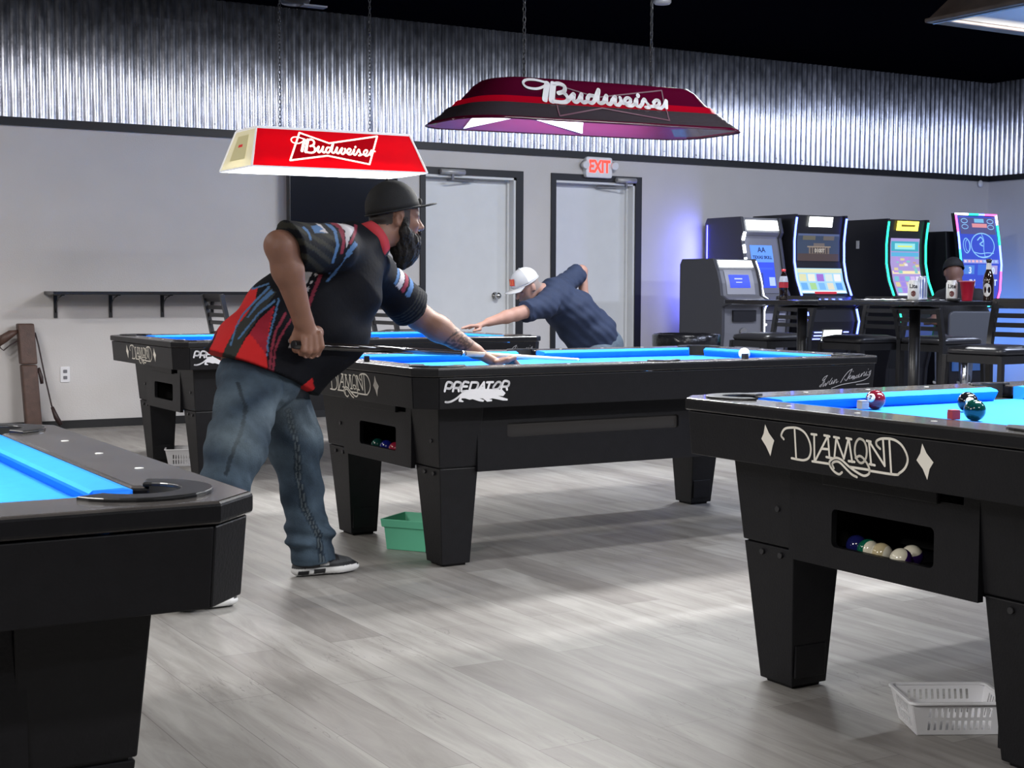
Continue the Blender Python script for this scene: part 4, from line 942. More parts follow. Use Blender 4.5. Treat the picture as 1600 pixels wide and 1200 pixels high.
MB().lathe([(.0, 0), (.030, 0), (.032, .006), (.032, .125), (.026, .155), (.0155, .185), (.0135, .235), (.0145, .240), (.0001, .240)], 24, cap=False).build('glass', mat('brown_glass', (.018, .009, .006), .08, spec=.7, coat=.5), e)
MB().lathe([(.0158, .188), (.0142, .226)], 24, cap=False).build('neck_foil', M['can_white'], e)
MB().lathe([(.0162, .234), (.0168, .246), (.013, .250), (0.0001, .250)], 20, cap=False).build('bottle_cap', M['black_plastic'], e)
a0 = facecam(x, y)
c = MB().add([(0, .066, 0)]+[(.024*cos(2*pi*k/22), .066+.040*sin(2*pi*k/22), 0) for k in range(22)], [(0, k+1, (k+1) % 22+1) for k in range(22)]); wrap(c, .0322, a0-.25).build('oval_label', M['can_white'], e)
x, y = drink_xy(1224, 463, 9.75); e = empty('cola_bottle', (x, y, z1_), 'dark cola bottle with red label and red cap on the bar table', 'bottle')
MB().lathe([(.0, 0), (.028, 0), (.031, .01), (.028, .045), (.031, .075), (.031, .12), (.024, .155), (.012, .182), (.011, .192), (0.0001, .192)], 22, cap=False).build('bottle_body', mat('cola', (.012, .006, .006), .08, coat=.6), e)
MB().lathe([(.0316, .082), (.0316, .118)], 22, cap=False).build('label_band', mat('cola_label', (.5, .02, .04), .4), e)
MB().lathe([(.0312, .12), (.0245, .154), (.0126, .180)], 22, cap=False).build('clear_shoulder', mat('clear_plastic', (.4, .42, .5), .15), e)
MB().lathe([(.0135, .188), (.0135, .205), (0.0001, .205)], 16, cap=False).build('screw_cap', mat('red_cap', (.5, .02, .03), .4), e)
# napkins / paper on the table
P = at_d(1400, 466, 8.85); e = empty('paper_sheet', (P.x+.08, P.y+.05, z2_), 'white crumpled paper lying flat on the bar table between the cans', 'paper')
b = MB(); n = 14; rr = random.Random(9); g_ = [[(-.24+.48*i/n, -.14+.28*j/6, .003+.008*abs(sin(i*1.7+j))*rr.random()) for j in range(7)] for i in range(n+1)]
b.add([p for r in g_ for p in r], [(i*7+j, (i+1)*7+j, (i+1)*7+j+1, i*7+j+1) for i in range(n) for j in range(6)])
o = b.build('sheet', mat('white_paper', (.8, .8, .82), .8), e); m_ = o.modifiers.new('s', 'SOLIDIFY'); m_.thickness = .0006
P = at_d(1490, 465, 8.5); e = empty('ashtray', (P.x, P.y, z2_), 'small black tray in front of the right white can', 'tray')
MB().lathe([(.0, 0), (.035, 0), (.042, .016), (.038, .016), (.032, .005), (.0001, .005)], 20, cap=False).build('tray_body', M['black_plastic'], e)
# ------------------------------------------------------------------ gaming cabinets along the back wall
GC = {}
def gmat(c, s):
    k = (tuple(round(x, 2) for x in c), s)
    if k not in GC: GC[k] = glow('lit_%d' % len(GC), c, s*.85, (.02, .02, .02))
    return GC[k]
def lerp_prof(F, z):
    F = sorted(F, key=lambda p: p[1])
    if z <= F[0][1]: return F[0][0]
    for (y0, z0), (y1, z1) in zip(F, F[1:]):
        if z0 <= z <= z1: return y0+(y1-y0)*(z-z0)/(z1-z0+1e-9)
    return F[-1][0]
def curved(F, x0, x1, z0, z1, off, n=8):
    n = max(n, int((z1-z0)/.02))
    b = MB(); vs = []
    for i in range(n+1):
        z = z0+(z1-z0)*i/n; y = lerp_prof(F, z)+off
        vs += [(x0, y, z), (x1, y, z)]
    b.add(vs, [(2*i, 2*i+1, 2*i+3, 2*i+2) for i in range(n)]); return b
def cabinet(name, X0, X1, Yf, Yb, H, F, label, cat, shell, fascia, pos=True):
    """F: front profile (y offset from Yf, z)"""
    e = empty(name, ((X0+X1)/2, (Yf+Yb)/2, 0), label, cat)
    ox, oy = (X0+X1)/2, (Yf+Yb)/2; hw = (X1-X0)/2; yf, yb = Yf-oy, Yb-oy
    FF = [(y+yf, z) for y, z in F]
    loop = [(yb, 0), (yb, H-.05), (yb-.03, H)]+[(y, z) for y, z in sorted(FF, key=lambda p: -p[1])]
    s = MB()
    for a_, c_ in ((-hw, -hw+.035), (hw-.035, hw)): s.loft([[(a_, y, z) for y, z in loop], [(c_, y, z) for y, z in loop]])
    s.build('side_shell', shell, e, bevel=.006)
    inner = [(yb-.005, 0.005), (yb-.005, H-.055), (yb-.03, H-.006)]+[(y+.022, min(z, H-.006)) for y, z in sorted(FF, key=lambda p: -p[1])]
    c = MB().loft([[(-hw+.034, y, z) for y, z in inner], [(hw-.034, y, z) for y, z in inner]]); c.build('cabinet_body', fascia, e)
    return e, FF, hw
def strip(e, FF, x, z0, z1, m, r=.009, off=-.004, name='led_strip'):
    n = 16; return MB().tube([(x, lerp_prof(FF, z0+(z1-z0)*i/n)+off, z0+(z1-z0)*i/n) for i in range(n+1)], r, 6).build(name, m, e)
def art(e, FF, items, name='screen_art', off=.0185):
    """items: (x0,x1,z0,z1,color,strength) lit patches on a screen, one mesh"""
    b = MB(); mats = []
    for k, (x0, x1, z0, z1, c, s) in enumerate(items):
        m = gmat(c, s)
        if m not in mats: mats.append(m)
        q = curved(FF, x0, x1, z0, z1, off-.0004*k, max(2, int((z1-z0)/.02)))
        b.add(q.v, q.f, mats.index(m))
    return b.build(name, mats, e)

# grey cash machine
F = [(.12, 1.36), (.06, 1.25), (.02, 1.14), (.0, 1.03), (-.10, .99), (-.12, .955), (-.02, .93), (-.02, .7), (.02, .3), (.02, 0)]
e, FF, hw = cabinet('cash_machine', 8.22, 8.72, 10.20, 10.80, 1.36, F, 'grey cash machine with lit header and small blue screen, leftmost of the machines', 'cash machine', M['cab_dark'], M['cab_grey'])
curved(FF, -hw+.055, hw-.055, 1.285, 1.345, .012, 3).build('lit_header', M['lit_white'], e)
curved(FF, -hw+.09, hw-.09, 1.04, 1.26, .016, 3).build('screen_bezel', mat('light_grey_bezel', (.33, .33, .37), .4), e)
art(e, FF, [(-hw+.13, hw-.14, 1.10, 1.215, (.03, .07, .9), 1.6), (-.06, .03, 1.175, 1.185, (.7, .8, 1), 1.2), (-.05, .02, 1.145, 1.152, (.7, .8, 1), 1.2)], off=.012)
MB().box((-.15, FF[4][0]+.012, .985), (.12, FF[3][0]+.03, 1.0)).build('keypad_shelf', mat('shelf_grey', (.3, .3, .34), .35), e)
b = MB()
for i in range(4):
    for j in range(3): b.box((-.10+i*.035, -.33+j*.022-.0, .998), (-.073+i*.035, -.315+j*.022, 1.006))
b.build('keypad', M['bolt'], e)
b = MB(); b.box((-.12, FF[6][0]-.002, .80), (.14, FF[6][0]+.03, .90)); b.build('cash_slot', M['cab_black'], e)
MB().tube([(.0, FF[7][0]-.004, .71), (.0, FF[7][0]+.02, .71)], .035, 16).build('lock_plate', M['chrome'], e)
strip(e, FF, hw-.012, .62, 1.34, M['led_white'], .006, .0)
strip(e, FF, hw-.001, .3, 1.28, M['led_blue'], .009, .02)

# skill game with white light dashes
F = [(.10, 1.765), (.06, 1.62), (.09, 1.57), (.05, 1.40), (-.01, 1.10), (-.06, 1.02), (-.12, .95), (-.06, .88), (-.03, .6), (0, .3), (0, 0)]
e, FF, hw = cabinet('skill_game', 8.86, 9.36, 10.62, 11.25, 1.765, F, 'grey skill game machine with white light dashes up its left edge', 'game machine', M['cab_dark'], M['cab_grey'])
curved(FF, -hw+.06, hw-.05, 1.64, 1.735, .008, 3).build('lit_header', M['lit_white'], e)
art(e, FF, [(-.10, .06, 1.67, 1.70, (.75, .8, .85), 1.5), (.08, .14, 1.66, 1.70, (.8, .82, .9), 1.5)], 'header_art', .004)
curved(FF, -hw+.05, hw-.06, 1.05, 1.585, .014, 6).build('screen_surround', mat('surround_grey', (.2, .2, .23), .35), e)
its = [(-hw+.10, hw-.13, 1.10, 1.50, (.02, .07, .85), 1.3), (-hw+.10, hw-.13, 1.34, 1.50, (.10, .28, .95), 1.5), (-hw+.11, -.03, 1.12, 1.24, (.02, .05, .45), 1.0), (.04, hw-.14, 1.12, 1.20, (.45, .6, .9), 1.3), (-.14, .10, 1.27, 1.29, (.03, .10, .9), 1.4)]
art(e, FF, its, 'screen_art', .010)
for tx_s, zz, sz in (('AA', 1.455, .07), ('TEXAS SKILL', 1.385, .042)):
    t = text_mb(tx_s, sz, offset=.001); y = lerp_prof(FF, zz)+.004
    t.xf(Matrix.Translation((-.018, y, zz)) @ Matrix.Rotation(radians(90-12), 4, 'X')); t.build('screen_lettering', mat('dark_navy_lettering', (.01, .015, .06), .5), e)
b = MB()
for i, z in enumerate((1.62, 1.50, 1.38, 1.25, 1.12, .98, .80, .70)):
    L_ = .075 if z > 1.1 else .035; y = lerp_prof(FF, z)
    y2 = lerp_prof(FF, z-L_)
    MB().tube([(-hw+.018, y-.006, z), (-hw+.018, (y+y2)/2-.008, z-L_/2), (-hw+.018, y2-.006, z-L_)], .0145, 8).build('light_dash', M['led_white'], e)
MB().box((-hw+.06, FF[6][0]-.01, .925), (hw-.06, FF[6][0]+.1, .95)).build('button_deck', M['cab_black'], e)
b = MB()
for x in (-.14, -.09, -.04): b.tube([(x, FF[6][0]+.02, .95), (x, FF[6][0]+.02, .965)], .016, 10)
b.build('deck_button', mat('red_button', (.5, .03, .03), .3), e)
curved(FF, -hw+.06, hw-.06, .80, .86, .01, 2).build('coin_panel', mat('pale_grey_panel', (.36, .36, .42), .35), e)
art(e, FF, [(-.12, -.03, .745, .765, (1, 1, 1), 3), (.06, .14, .745, .765, (1, 1, 1), 3), (.08, .14, .60, .66, (.3, .5, .9), 1.6)], 'slot_lights', .006)
# violet-blue glow strip on the back edge of the cabinet, shining on the wall
P = e.location
MB().tube([(-hw-.006, .27, .55), (-hw-.006, .27, 1.70)], .006, 6).build('led_strip', M['led_blueviolet'], e)
area_light('glow_light', (-hw-.03, .24, 1.25), (radians(90), 0, radians(35)), .06, .9, 6.5, (.18, .2, 1), e)

def slot_machine(X0, X1, Yf, Yb, H, label, led, sign, top_items, low_items, rnd):
    F = [(.0, H), (.02, H-.12), (.035, H-.25), (.03, 1.35), (-.01, 1.18), (-.08, 1.03), (-.20, .985), (-.22, .945), (-.15, .91), (-.19, .78), (-.16, .64), (-.08, .52), (-.02, .30), (0, .0)]
    e, FF, hw = cabinet('slot_machine', X0, X1, Yf, Yb, H, F, label, 'slot machine', M['cab_black'], M['cab_black'])
    for s in (-1, 1):
        strip(e, FF, s*(hw-.018), 1.03, H-.03, led, .010, -.006); strip(e, FF, s*(hw-.018), .52, .90, led, .010, -.006)
    curved(FF, -.15, .15, H-.115, H-.02, .004, 3).build('lit_topper', sign, e)
    art(e, FF, top_items, 'upper_screen', .014); art(e, FF, low_items, 'lower_screen', .014)
    MB().box((-hw+.03, FF[6][0]+.0, .955), (hw-.03, FF[5][0]+.06, .985)).build('button_deck', M['cab_black'], e, bevel=.004)
    b = MB()
    for k in range(4): b.lathe([(.018, 0), (.018, .012), (.0001, .014)], 12, c=(-.16+k*.09, FF[6][0]+.05, .985))
    b.build('deck_button', led, e)
    return e, FF, hw
rr = random.Random(12)
# machine with museum-like picture over a reel screen, blue strips
up = [(-.27, .27, 1.36, 1.62, (.035, .06, .12), .9), (-.26, .26, 1.36, 1.43, (.10, .06, .05), .7), (-.12, .14, 1.43, 1.49, (.22, .17, .14), .9), (-.14, .16, 1.49, 1.502, (.35, .28, .22), .9), (-.06, .08, 1.502, 1.53, (.18, .15, .14), .9), (-.2, -.04, 1.56, 1.60, (.15, .14, .10), .9), (.06, .2, 1.56, 1.60, (.15, .13, .12), .9), (-.26, .26, 1.60, 1.62, (.10, .14, .3), .9)]
for k in range(7): up.append((-.10+k*.033, -.085+k*.033, 1.432, 1.488, (.04, .03, .04), .5))
lo = [(-.29, .29, 1.05, 1.29, (.35, .65, .95), 1.3), (-.28, .28, 1.245, 1.285, (.75, .8, .55), 1.2), (-.28, .28, 1.055, 1.075, (.85, .95, 1), 1.3)]
for k in range(5): lo.append((-.27+k*.11, -.18+k*.11, 1.165, 1.235, ((.75, .75, .45), (.85, .85, .75), (.35, .15, .65), (.7, .8, .8), (.9, .9, 1))[k], 1.2))
for k in range(5): lo.append((-.27+k*.11, -.19+k*.11, 1.085, 1.150, ((.15, .45, .9), (.4, .7, .3), (.2, .5, .95), (.8, .75, .6), (.1, .35, .85))[k], 1.2))
lo.append((-.13, .15, 1.045, 1.066, (.6, .02, .04), 1.3))
e, FF, hw = slot_machine(9.43, 10.10, 10.60, 11.25, 1.80, 'tall slot machine with blue edge strips and a museum picture above its reels', M['led_blue'], M['lit_white'], up, lo, rr)
t = text_mb('0100T', .05, offset=.001); t.xf(Matrix.Translation((.01, lerp_prof(FF, 1.46)+.004, 1.458)) @ Matrix.Rotation(radians(90), 4, 'X')); t.build('screen_lettering', gmat((.6, .55, .5), 1.0), e)
art(e, FF, [(-.10, .13, .60, .70, (.95, 1, .95), 4)]+[(-.22, -.12, .61+.032*k, .622+.032*k, (.25, .3, 1), 4) for k in range(3)]+[(.15, .22, .61+.032*k, .622+.032*k, (.25, .3, 1), 4) for k in range(3)], 'belly_light', .012)
# machine with green strips and a yellow topper
up = [(-.20, .20, 1.03, 1.60, (.45, .35, .75), 1.1), (-.19, .19, 1.47, 1.57, (.05, .40, .55), 1.2), (-.14, .14, 1.49, 1.55, (.3, .75, .8), 1.3), (-.10, .10, 1.512, 1.528, (.7, .8, .2), 1.3), (-.19, .19, 1.42, 1.46, (.10, .45, .75), 1.2), (-.19, .19, 1.245, 1.275, (.85, .75, .45), 1.3)]
for k in range(26):
    x = rr.uniform(-.18, .14); z = rr.uniform(1.25, 1.40); up.append((x, x+rr.uniform(.03, .07), z, z+rr.uniform(.015, .03), rr.choice([(.5, .3, .8), (.75, .65, .35), (.25, .6, .6), (.85, .8, .9), (.55, .35, .3)]), 1.15))
lo = [(-.19, .19, 1.04, 1.235, (.40, .28, .75), 1.2)]
for i in range(5):
    for j in range(3): lo.append((-.175+i*.073, -.115+i*.073, 1.06+j*.058, 1.105+j*.058, rr.choice([(.35, .25, .8), (.65, .5, .85), (.2, .55, .7), (.8, .75, .95), (.7, .6, .35)]), 1.2))
lo.append((-.19, .19, 1.03, 1.052, (.8, .9, .95), 1.3))
e, FF, hw = slot_machine(10.63, 11.21, 10.60, 11.28, 1.79, 'black slot machine with green edge strips and a lit yellow topper', M['led_green'], M['lit_yellow'], up, lo, rr)
curved(FF, -.09, .10, 1.715, 1.735, .002, 2).build('topper_lettering', mat('ochre', (.35, .22, .02), .5), e)
MB().box((-hw-.004, .05, 1.50), (-hw, .09, 1.58)).build('side_sticker', M['can_white'], e)
art(e, FF, [(-.2, .2, .60, .80, (.05, .09, .35), .8)], 'belly_glass', .012)

# tall portrait-screen machine in the corner, multicoloured border
e = empty('slot_machine', (11.88, 10.93, 0), 'corner slot machine with a tall blue portrait screen framed by rainbow light', 'slot machine')
MB().loft([[(-.30, -.30, 0), (.30, -.30, 0), (.30, .36, 0), (-.30, .36, 0)], [(-.30, -.26, .9), (.30, -.26, .9), (.30, .36, .9), (-.30, .36, .9)], [(-.30, -.20, 1.69), (.30, -.20, 1.69), (.30, .36, 1.69), (-.30, .36, 1.69)]]).build('cabinet_body', M['cab_black'], e, bevel=.01)
FF = [(-.36, .96), (-.40, 1.08), (-.41, 1.35), (-.37, 1.62), (-.32, 1.865)]
hw = .305
MB().loft([[(-hw, lerp_prof(FF, z), z), (hw, lerp_prof(FF, z), z), (hw, lerp_prof(FF, z)+.05, z), (-hw, lerp_prof(FF, z)+.05, z)] for z in (.95, 1.08, 1.2, 1.35, 1.5, 1.62, 1.75, 1.87)]).build('screen_housing', M['cab_black'], e)
for s in (-1, 1):
    cols = ['led_pink', 'led_blue', 'led_cyan', 'led_green'] if s < 0 else ['led_white', 'led_green', 'led_blue', 'led_pink']
    zs_ = [1.86, 1.68, 1.50, 1.35, 1.02]
    if s > 0: zs_ = [1.86, 1.76, 1.55, 1.28, 1.0]
    for k in range(4): strip(e, FF, s*(hw-.008), zs_[k+1], zs_[k], M[cols[k]], .011, -.006)
for x0, x1, m_ in ((-hw, -.12, 'led_white'), (-.12, .03, 'led_green'), (.03, .12, 'led_blue'), (.12, hw, 'led_pink')):
    MB().tube([(x0, lerp_prof(FF, 1.862)-.006, 1.864), (x1, lerp_prof(FF, 1.862)-.006, 1.864)], .011, 6).build('led_strip', M[m_], e)
its = [(-.275, .275, 1.0, 1.845, (.04, .09, .75), 1.0), (-.26, .26, 1.66, 1.83, (.10, .10, .30), 1.0), (-.26, .26, 1.36, 1.40, (.30, .35, .85), 1.1), (-.25, -.10, 1.25, 1.34, (.08, .25, .8), 1.1), (-.05, .08, 1.24, 1.35, (.05, .18, .8), 1.1), (.1, .24, 1.25, 1.34, (.45, .4, .8), 1.1), (-.08, .14, 1.73, 1.77, (.75, .3, .35), 1.2), (-.04, .10, 1.78, 1.82, (.2, .55, .85), 1.2)]
for k in range(9): its.append((-.25+k*.056, -.215+k*.056, 1.37, 1.392, rr.choice([(.8, .7, .9), (.4, .6, 1), (.9, .5, .6)]), 1.2))
b = art(e, FF, its, 'portrait_screen', -.003)
def on_E(a_, b_, h): return Vector((a_, lerp_prof(FF, b_)-.006-h, b_))
def ring(cx, cz, rx, rz, n=22): return [(cx+rx*cos(2*pi*k/n), cz+rz*sin(2*pi*k/n)) for k in range(n+1)]
st = [(1, ring(.04, 1.545, .17, .125)), (.8, [(.04, 1.66), (.06, 1.60), (.05, 1.50), (.06, 1.43)]), (.8, ring(-.20, 1.54, .045, .075)), (.6, ring(-.18, 1.54, .035, .06)), (.7, ring(-.19, 1.795, .045, .022)), (.7, ring(.19, 1.795, .045, .022)), (.6, ring(-.19, 1.735, .045, .022)), (.6, ring(.19, 1.735, .045, .022)), (.8, [(-.10, 1.475), (0, 1.46), (.1, 1.47), (.19, 1.465)]), (1.2, [(-.03, 1.60), (.02, 1.63), (.05, 1.59), (0, 1.56), (.04, 1.54)]), (.8, [(-.04, 1.43), (.03, 1.425), (.12, 1.435)])]
stroke_mb(st, .011, on_E, lift=.003).build('screen_outlines', gmat((.25, .55, .95), 1.3), e)
for tx_s, x, z, sz in (('3', -.17, 1.285, .09), ('0', .17, 1.285, .09), ('IN', -.13, 1.16, .085), ('FT', .19, 1.16, .085)):
    t = text_mb(tx_s, sz, offset=.003); t.xf(Matrix.Translation((x, lerp_prof(FF, z)-.012, z)) @ Matrix.Rotation(radians(90), 4, 'X')); t.build('screen_lettering', gmat((.6, .75, 1), 1.3), e)
b = MB(); b.box((-.28, -.52, .90), (.28, -.30, .93)); b.build('button_deck', M['cab_black'], e)
for x0, x1, z, m_ in ((-.24, .0, .925, 'led_cyan'), (.05, .22, .925, 'led_cyan'), (-.2, -.08, .72, 'led_cyan'), (.1, .22, .72, 'led_cyan'), (-.24, -.1, .60, 'led_cyan'), (.08, .2, .58, 'led_cyan')):
    yy = -.53 if z > .9 else -.31
    MB().tube([(x0, yy, z), (x1, yy, z)], .011, 6).build('led_strip', M[m_], e)
MB().box((-.26, -.315, .25), (.26, -.29, .55)).build('lower_glass', gmat((.03, .10, .35), .9), e)

# underglow on the right side of the corner machine washing the wall blue
MB().tube([(.302, .30, .25), (.302, .30, 1.0)], .008, 6).build('led_strip', M['led_blue'], e)
area_light('glow_light', (.33, .1, .6), (radians(90), 0, radians(-80)), .05, .7, 9, (.05, .25, 1), e)
# ------------------------------------------------------------------ organic surfaces: smooth-union distance field + surface nets
class Blob:
    def __init__(s, lo, hi, h):
        s.h = h; s.lo = np.array(lo, float); n = np.ceil((np.array(hi)-s.lo)/h).astype(int)+1
        s.n = n; s.f = np.full(tuple(n), 1.0, np.float32)
        s.ax = [s.lo[i]+h*np.arange(n[i]) for i in range(3)]
    def _sub(s, lo, hi):
        sl = []
        for i in range(3):
            a = max(0, int((lo[i]-s.lo[i])/s.h)-1); b = min(s.n[i], int((hi[i]-s.lo[i])/s.h)+3)
            if b <= a: return None, None
            sl.append(slice(a, b))
        g = np.meshgrid(s.ax[0][sl[0]], s.ax[1][sl[1]], s.ax[2][sl[2]], indexing='ij')
        return tuple(sl), np.stack(g, -1).astype(np.float32)
    def _smin(s, sl, d, k):
        f = s.f[sl]
        if k <= 0: s.f[sl] = np.minimum(f, d); return
        hh = np.clip(.5+.5*(f-d)/k, 0, 1); s.f[sl] = f*(1-hh)+d*hh-k*hh*(1-hh)
    def cap(s, a, b, ra, rb=None, k=.02, flat=None):
        """tapered capsule; flat=(axis, factor) squashes it along the axis"""
        a, b = np.array(a, np.float32), np.array(b, np.float32); rb = ra if rb is None else rb; R = max(ra, rb)
        if flat and flat[1] > 1: R *= flat[1]
        m = R+k+.03; sl, P = s._sub(np.minimum(a, b)-m, np.maximum(a, b)+m)
        if sl is None: return s
        sc = 1
        ab = b-a; q = P-a
        if flat:
            ax = np.array(flat[0], np.float32); ax /= np.linalg.norm(ax); fct = flat[1]
            q = q+ax*((q@ax)*(1/fct-1))[..., None]; ab = ab+ax*((ab@ax)*(1/fct-1)); sc = min(1, fct)
        t = np.clip((q@ab)/max(1e-9, ab@ab), 0, 1)
        d = (np.linalg.norm(q-t[..., None]*ab, axis=-1)-(ra+(rb-ra)*t))*sc
        s._smin(sl, d, k); return s
    def sleeve(s, a, b, ra, rb, k, p, n):
        """tapered capsule cut off flat at p, then blended in"""
        a, b, p, n = [np.array(v, np.float32) for v in (a, b, p, n)]; n = n/np.linalg.norm(n); R = max(ra, rb)+k+.03
        sl, P = s._sub(np.minimum(a, b)-R, np.maximum(a, b)+R); ab = b-a; q = P-a
        t = np.clip((q@ab)/(ab@ab), 0, 1); d = np.linalg.norm(q-t[..., None]*ab, axis=-1)-(ra+(rb-ra)*t)
        d = np.maximum(d, (P-p)@n); s._smin(sl, d, k); return s
    def chain(s, pts, rs, k=.02, flat=None):
        for i in range(len(pts)-1): s.cap(pts[i], pts[i+1], rs[i], rs[i+1], k, flat)
        return s
    def ell(s, c, r, axes=None, k=.02, sub=False):
        c = np.array(c, np.float32); r = np.array(r, np.float32); m = r.max()+k+.03
        sl, P = s._sub(c-m, c+m)
        if sl is None: return s
        q = P-c
        if axes is not None: q = q@np.array(axes, np.float32).T
        k0 = np.linalg.norm(q/r, axis=-1); k1 = np.linalg.norm(q/(r*r), axis=-1)+1e-6; d = k0*(k0-1)/k1
        if sub:
            f = s.f[sl]; hh = np.clip(.5-.5*(f+d)/max(k, 1e-4), 0, 1); s.f[sl] = f*(1-hh)-d*hh+k*hh*(1-hh)
        else: s._smin(sl, d, k)
        return s
    def grid(s): 
        g = np.meshgrid(*s.ax, indexing='ij', sparse=True); return g
    def cut(s, p, n):        # keep the side the normal points to
        n = np.array(n, float); n /= np.linalg.norm(n); g = s.grid()
        d = -((g[0]-p[0])*n[0]+(g[1]-p[1])*n[1]+(g[2]-p[2])*n[2]); s.f = np.maximum(s.f, d.astype(np.float32)); return s
    def wrinkle(s, fn):
        g = s.grid(); s.f = (s.f+fn(g[0], g[1], g[2])).astype(np.float32); return s
    def mesh(s):
        f = s.f; s.f[0] = s.f[-1] = 1; s.f[:, 0] = s.f[:, -1] = 1; s.f[:, :, 0] = s.f[:, :, -1] = 1
        neg = f < 0; nx, ny, nz = f.shape
        c = np.zeros((nx-1, ny-1, nz-1), np.int8); cor = [(i, j, k) for i in (0, 1) for j in (0, 1) for k in (0, 1)]
        for i, j, k in cor: c += neg[i:nx-1+i, j:ny-1+j, k:nz-1+k]
        act = (c > 0) & (c < 8); idx = np.full(act.shape, -1, np.int64); I = np.argwhere(act); idx[act] = np.arange(len(I))
        acc = np.zeros((len(I), 3)); cnt = np.zeros(len(I))
        val = {q: f[I[:, 0]+q[0], I[:, 1]+q[1], I[:, 2]+q[2]] for q in cor}
        for a in cor:
            for ax in range(3):
                if a[ax]: continue
                b = list(a); b[ax] = 1; b = tuple(b); va, vb = val[a], val[b]; mk = (va < 0) != (vb < 0)
                t = np.where(mk, va/np.where(mk, va-vb, 1), 0); p = np.array(a, float)[None]+np.zeros((len(I), 1)); p[:, ax] += t
                acc[mk] += p[mk]; cnt[mk] += 1
        V = s.lo+s.h*(I+acc/cnt[:, None]); F = []
        for ax in range(3):
            o = [q for q in range(3) if q != ax]
            sa = [slice(1, -1)]*3; sa[ax] = slice(0, -1); sb = [slice(1, -1)]*3; sb[ax] = slice(1, None)
            A, B = neg[tuple(sa)], neg[tuple(sb)]; E_ = np.argwhere(A != B)
            if not len(E_): continue
            E0 = E_.copy(); E0[:, o[0]] += 1; E0[:, o[1]] += 1
            inside = A[tuple(E_.T)]; qs = []
            for d0, d1 in ((-1, -1), (0, -1), (0, 0), (-1, 0)):
                Q = E0.copy(); Q[:, o[0]] += d0; Q[:, o[1]] += d1; qs.append(idx[tuple(Q.T)])
            q = np.stack(qs, 1); flip = inside if ax != 1 else ~inside; q[~flip] = q[~flip][:, ::-1]
            F.append(q)
        F = np.concatenate(F); F = F[(F >= 0).all(1)]
        return V, F
    def build(s, name, m, parent, base, color=None, smooth_it=1):
        V, F = s.mesh()
        for _ in range(smooth_it):     # light laplacian smoothing
            S = np.zeros_like(V); n = np.zeros(len(V))
            for a, b in ((0, 1), (1, 2), (2, 3), (3, 0)):
                np.add.at(S, F[:, a], V[F[:, b]]); np.add.at(S, F[:, b], V[F[:, a]]); np.add.at(n, F[:, a], 1); np.add.at(n, F[:, b], 1)
            V = V*.5+.5*S/np.maximum(n, 1)[:, None]
        me = bpy.data.meshes.new(name); L = V-np.array(base)
        me.vertices.add(len(V)); me.vertices.foreach_set('co', L.ravel().astype(np.float32))
        me.loops.add(len(F)*4); me.loops.foreach_set('vertex_index', F.ravel().astype(np.int32))
        me.polygons.add(len(F)); me.polygons.foreach_set('loop_start', np.arange(0, len(F)*4, 4, dtype=np.int32))
        me.update(calc_edges=True); me.polygons.foreach_set('use_smooth', np.ones(len(F), bool)); me.materials.append(m)
        if color is not None:
            C_ = color(V); C4 = np.concatenate([C_, np.ones((len(C_), 1))], 1).astype(np.float32)
            ca = me.color_attributes.new('Col', 'FLOAT_COLOR', 'POINT'); ca.data.foreach_set('color', C4.ravel())
        me.update()
        o = bpy.data.objects.new(name, me); COL.objects.link(o); o.parent = parent
        return o
def W(px, py, Y): p = at_y(px, py, Y); return np.array((p.x, p.y, p.z))
def nz_(v): v = np.array(v, float); return v/np.linalg.norm(v)

M['skin'] = vcol_mat('skin', .55, .05, 200, noise=.10, spec=.4)
M['shirt'] = vcol_mat('printed_jersey', .8, .12, 60, noise=.06, spec=.12)
M['denim'] = vcol_mat('denim', .85, .25, 180, noise=.35, spec=.2)
M['shoe'] = vcol_mat('sneaker', .6, .1, 200, noise=.05)
M['hair'] = mat('dark_hair', (.012, .010, .010), .75, noise=.4, nscale=90, bump=.6, bscale=120)
M['black_cap'] = mat('black_cap_cloth', (.010, .010, .011), .8, noise=.15, nscale=40, bump=.15, bscale=250)

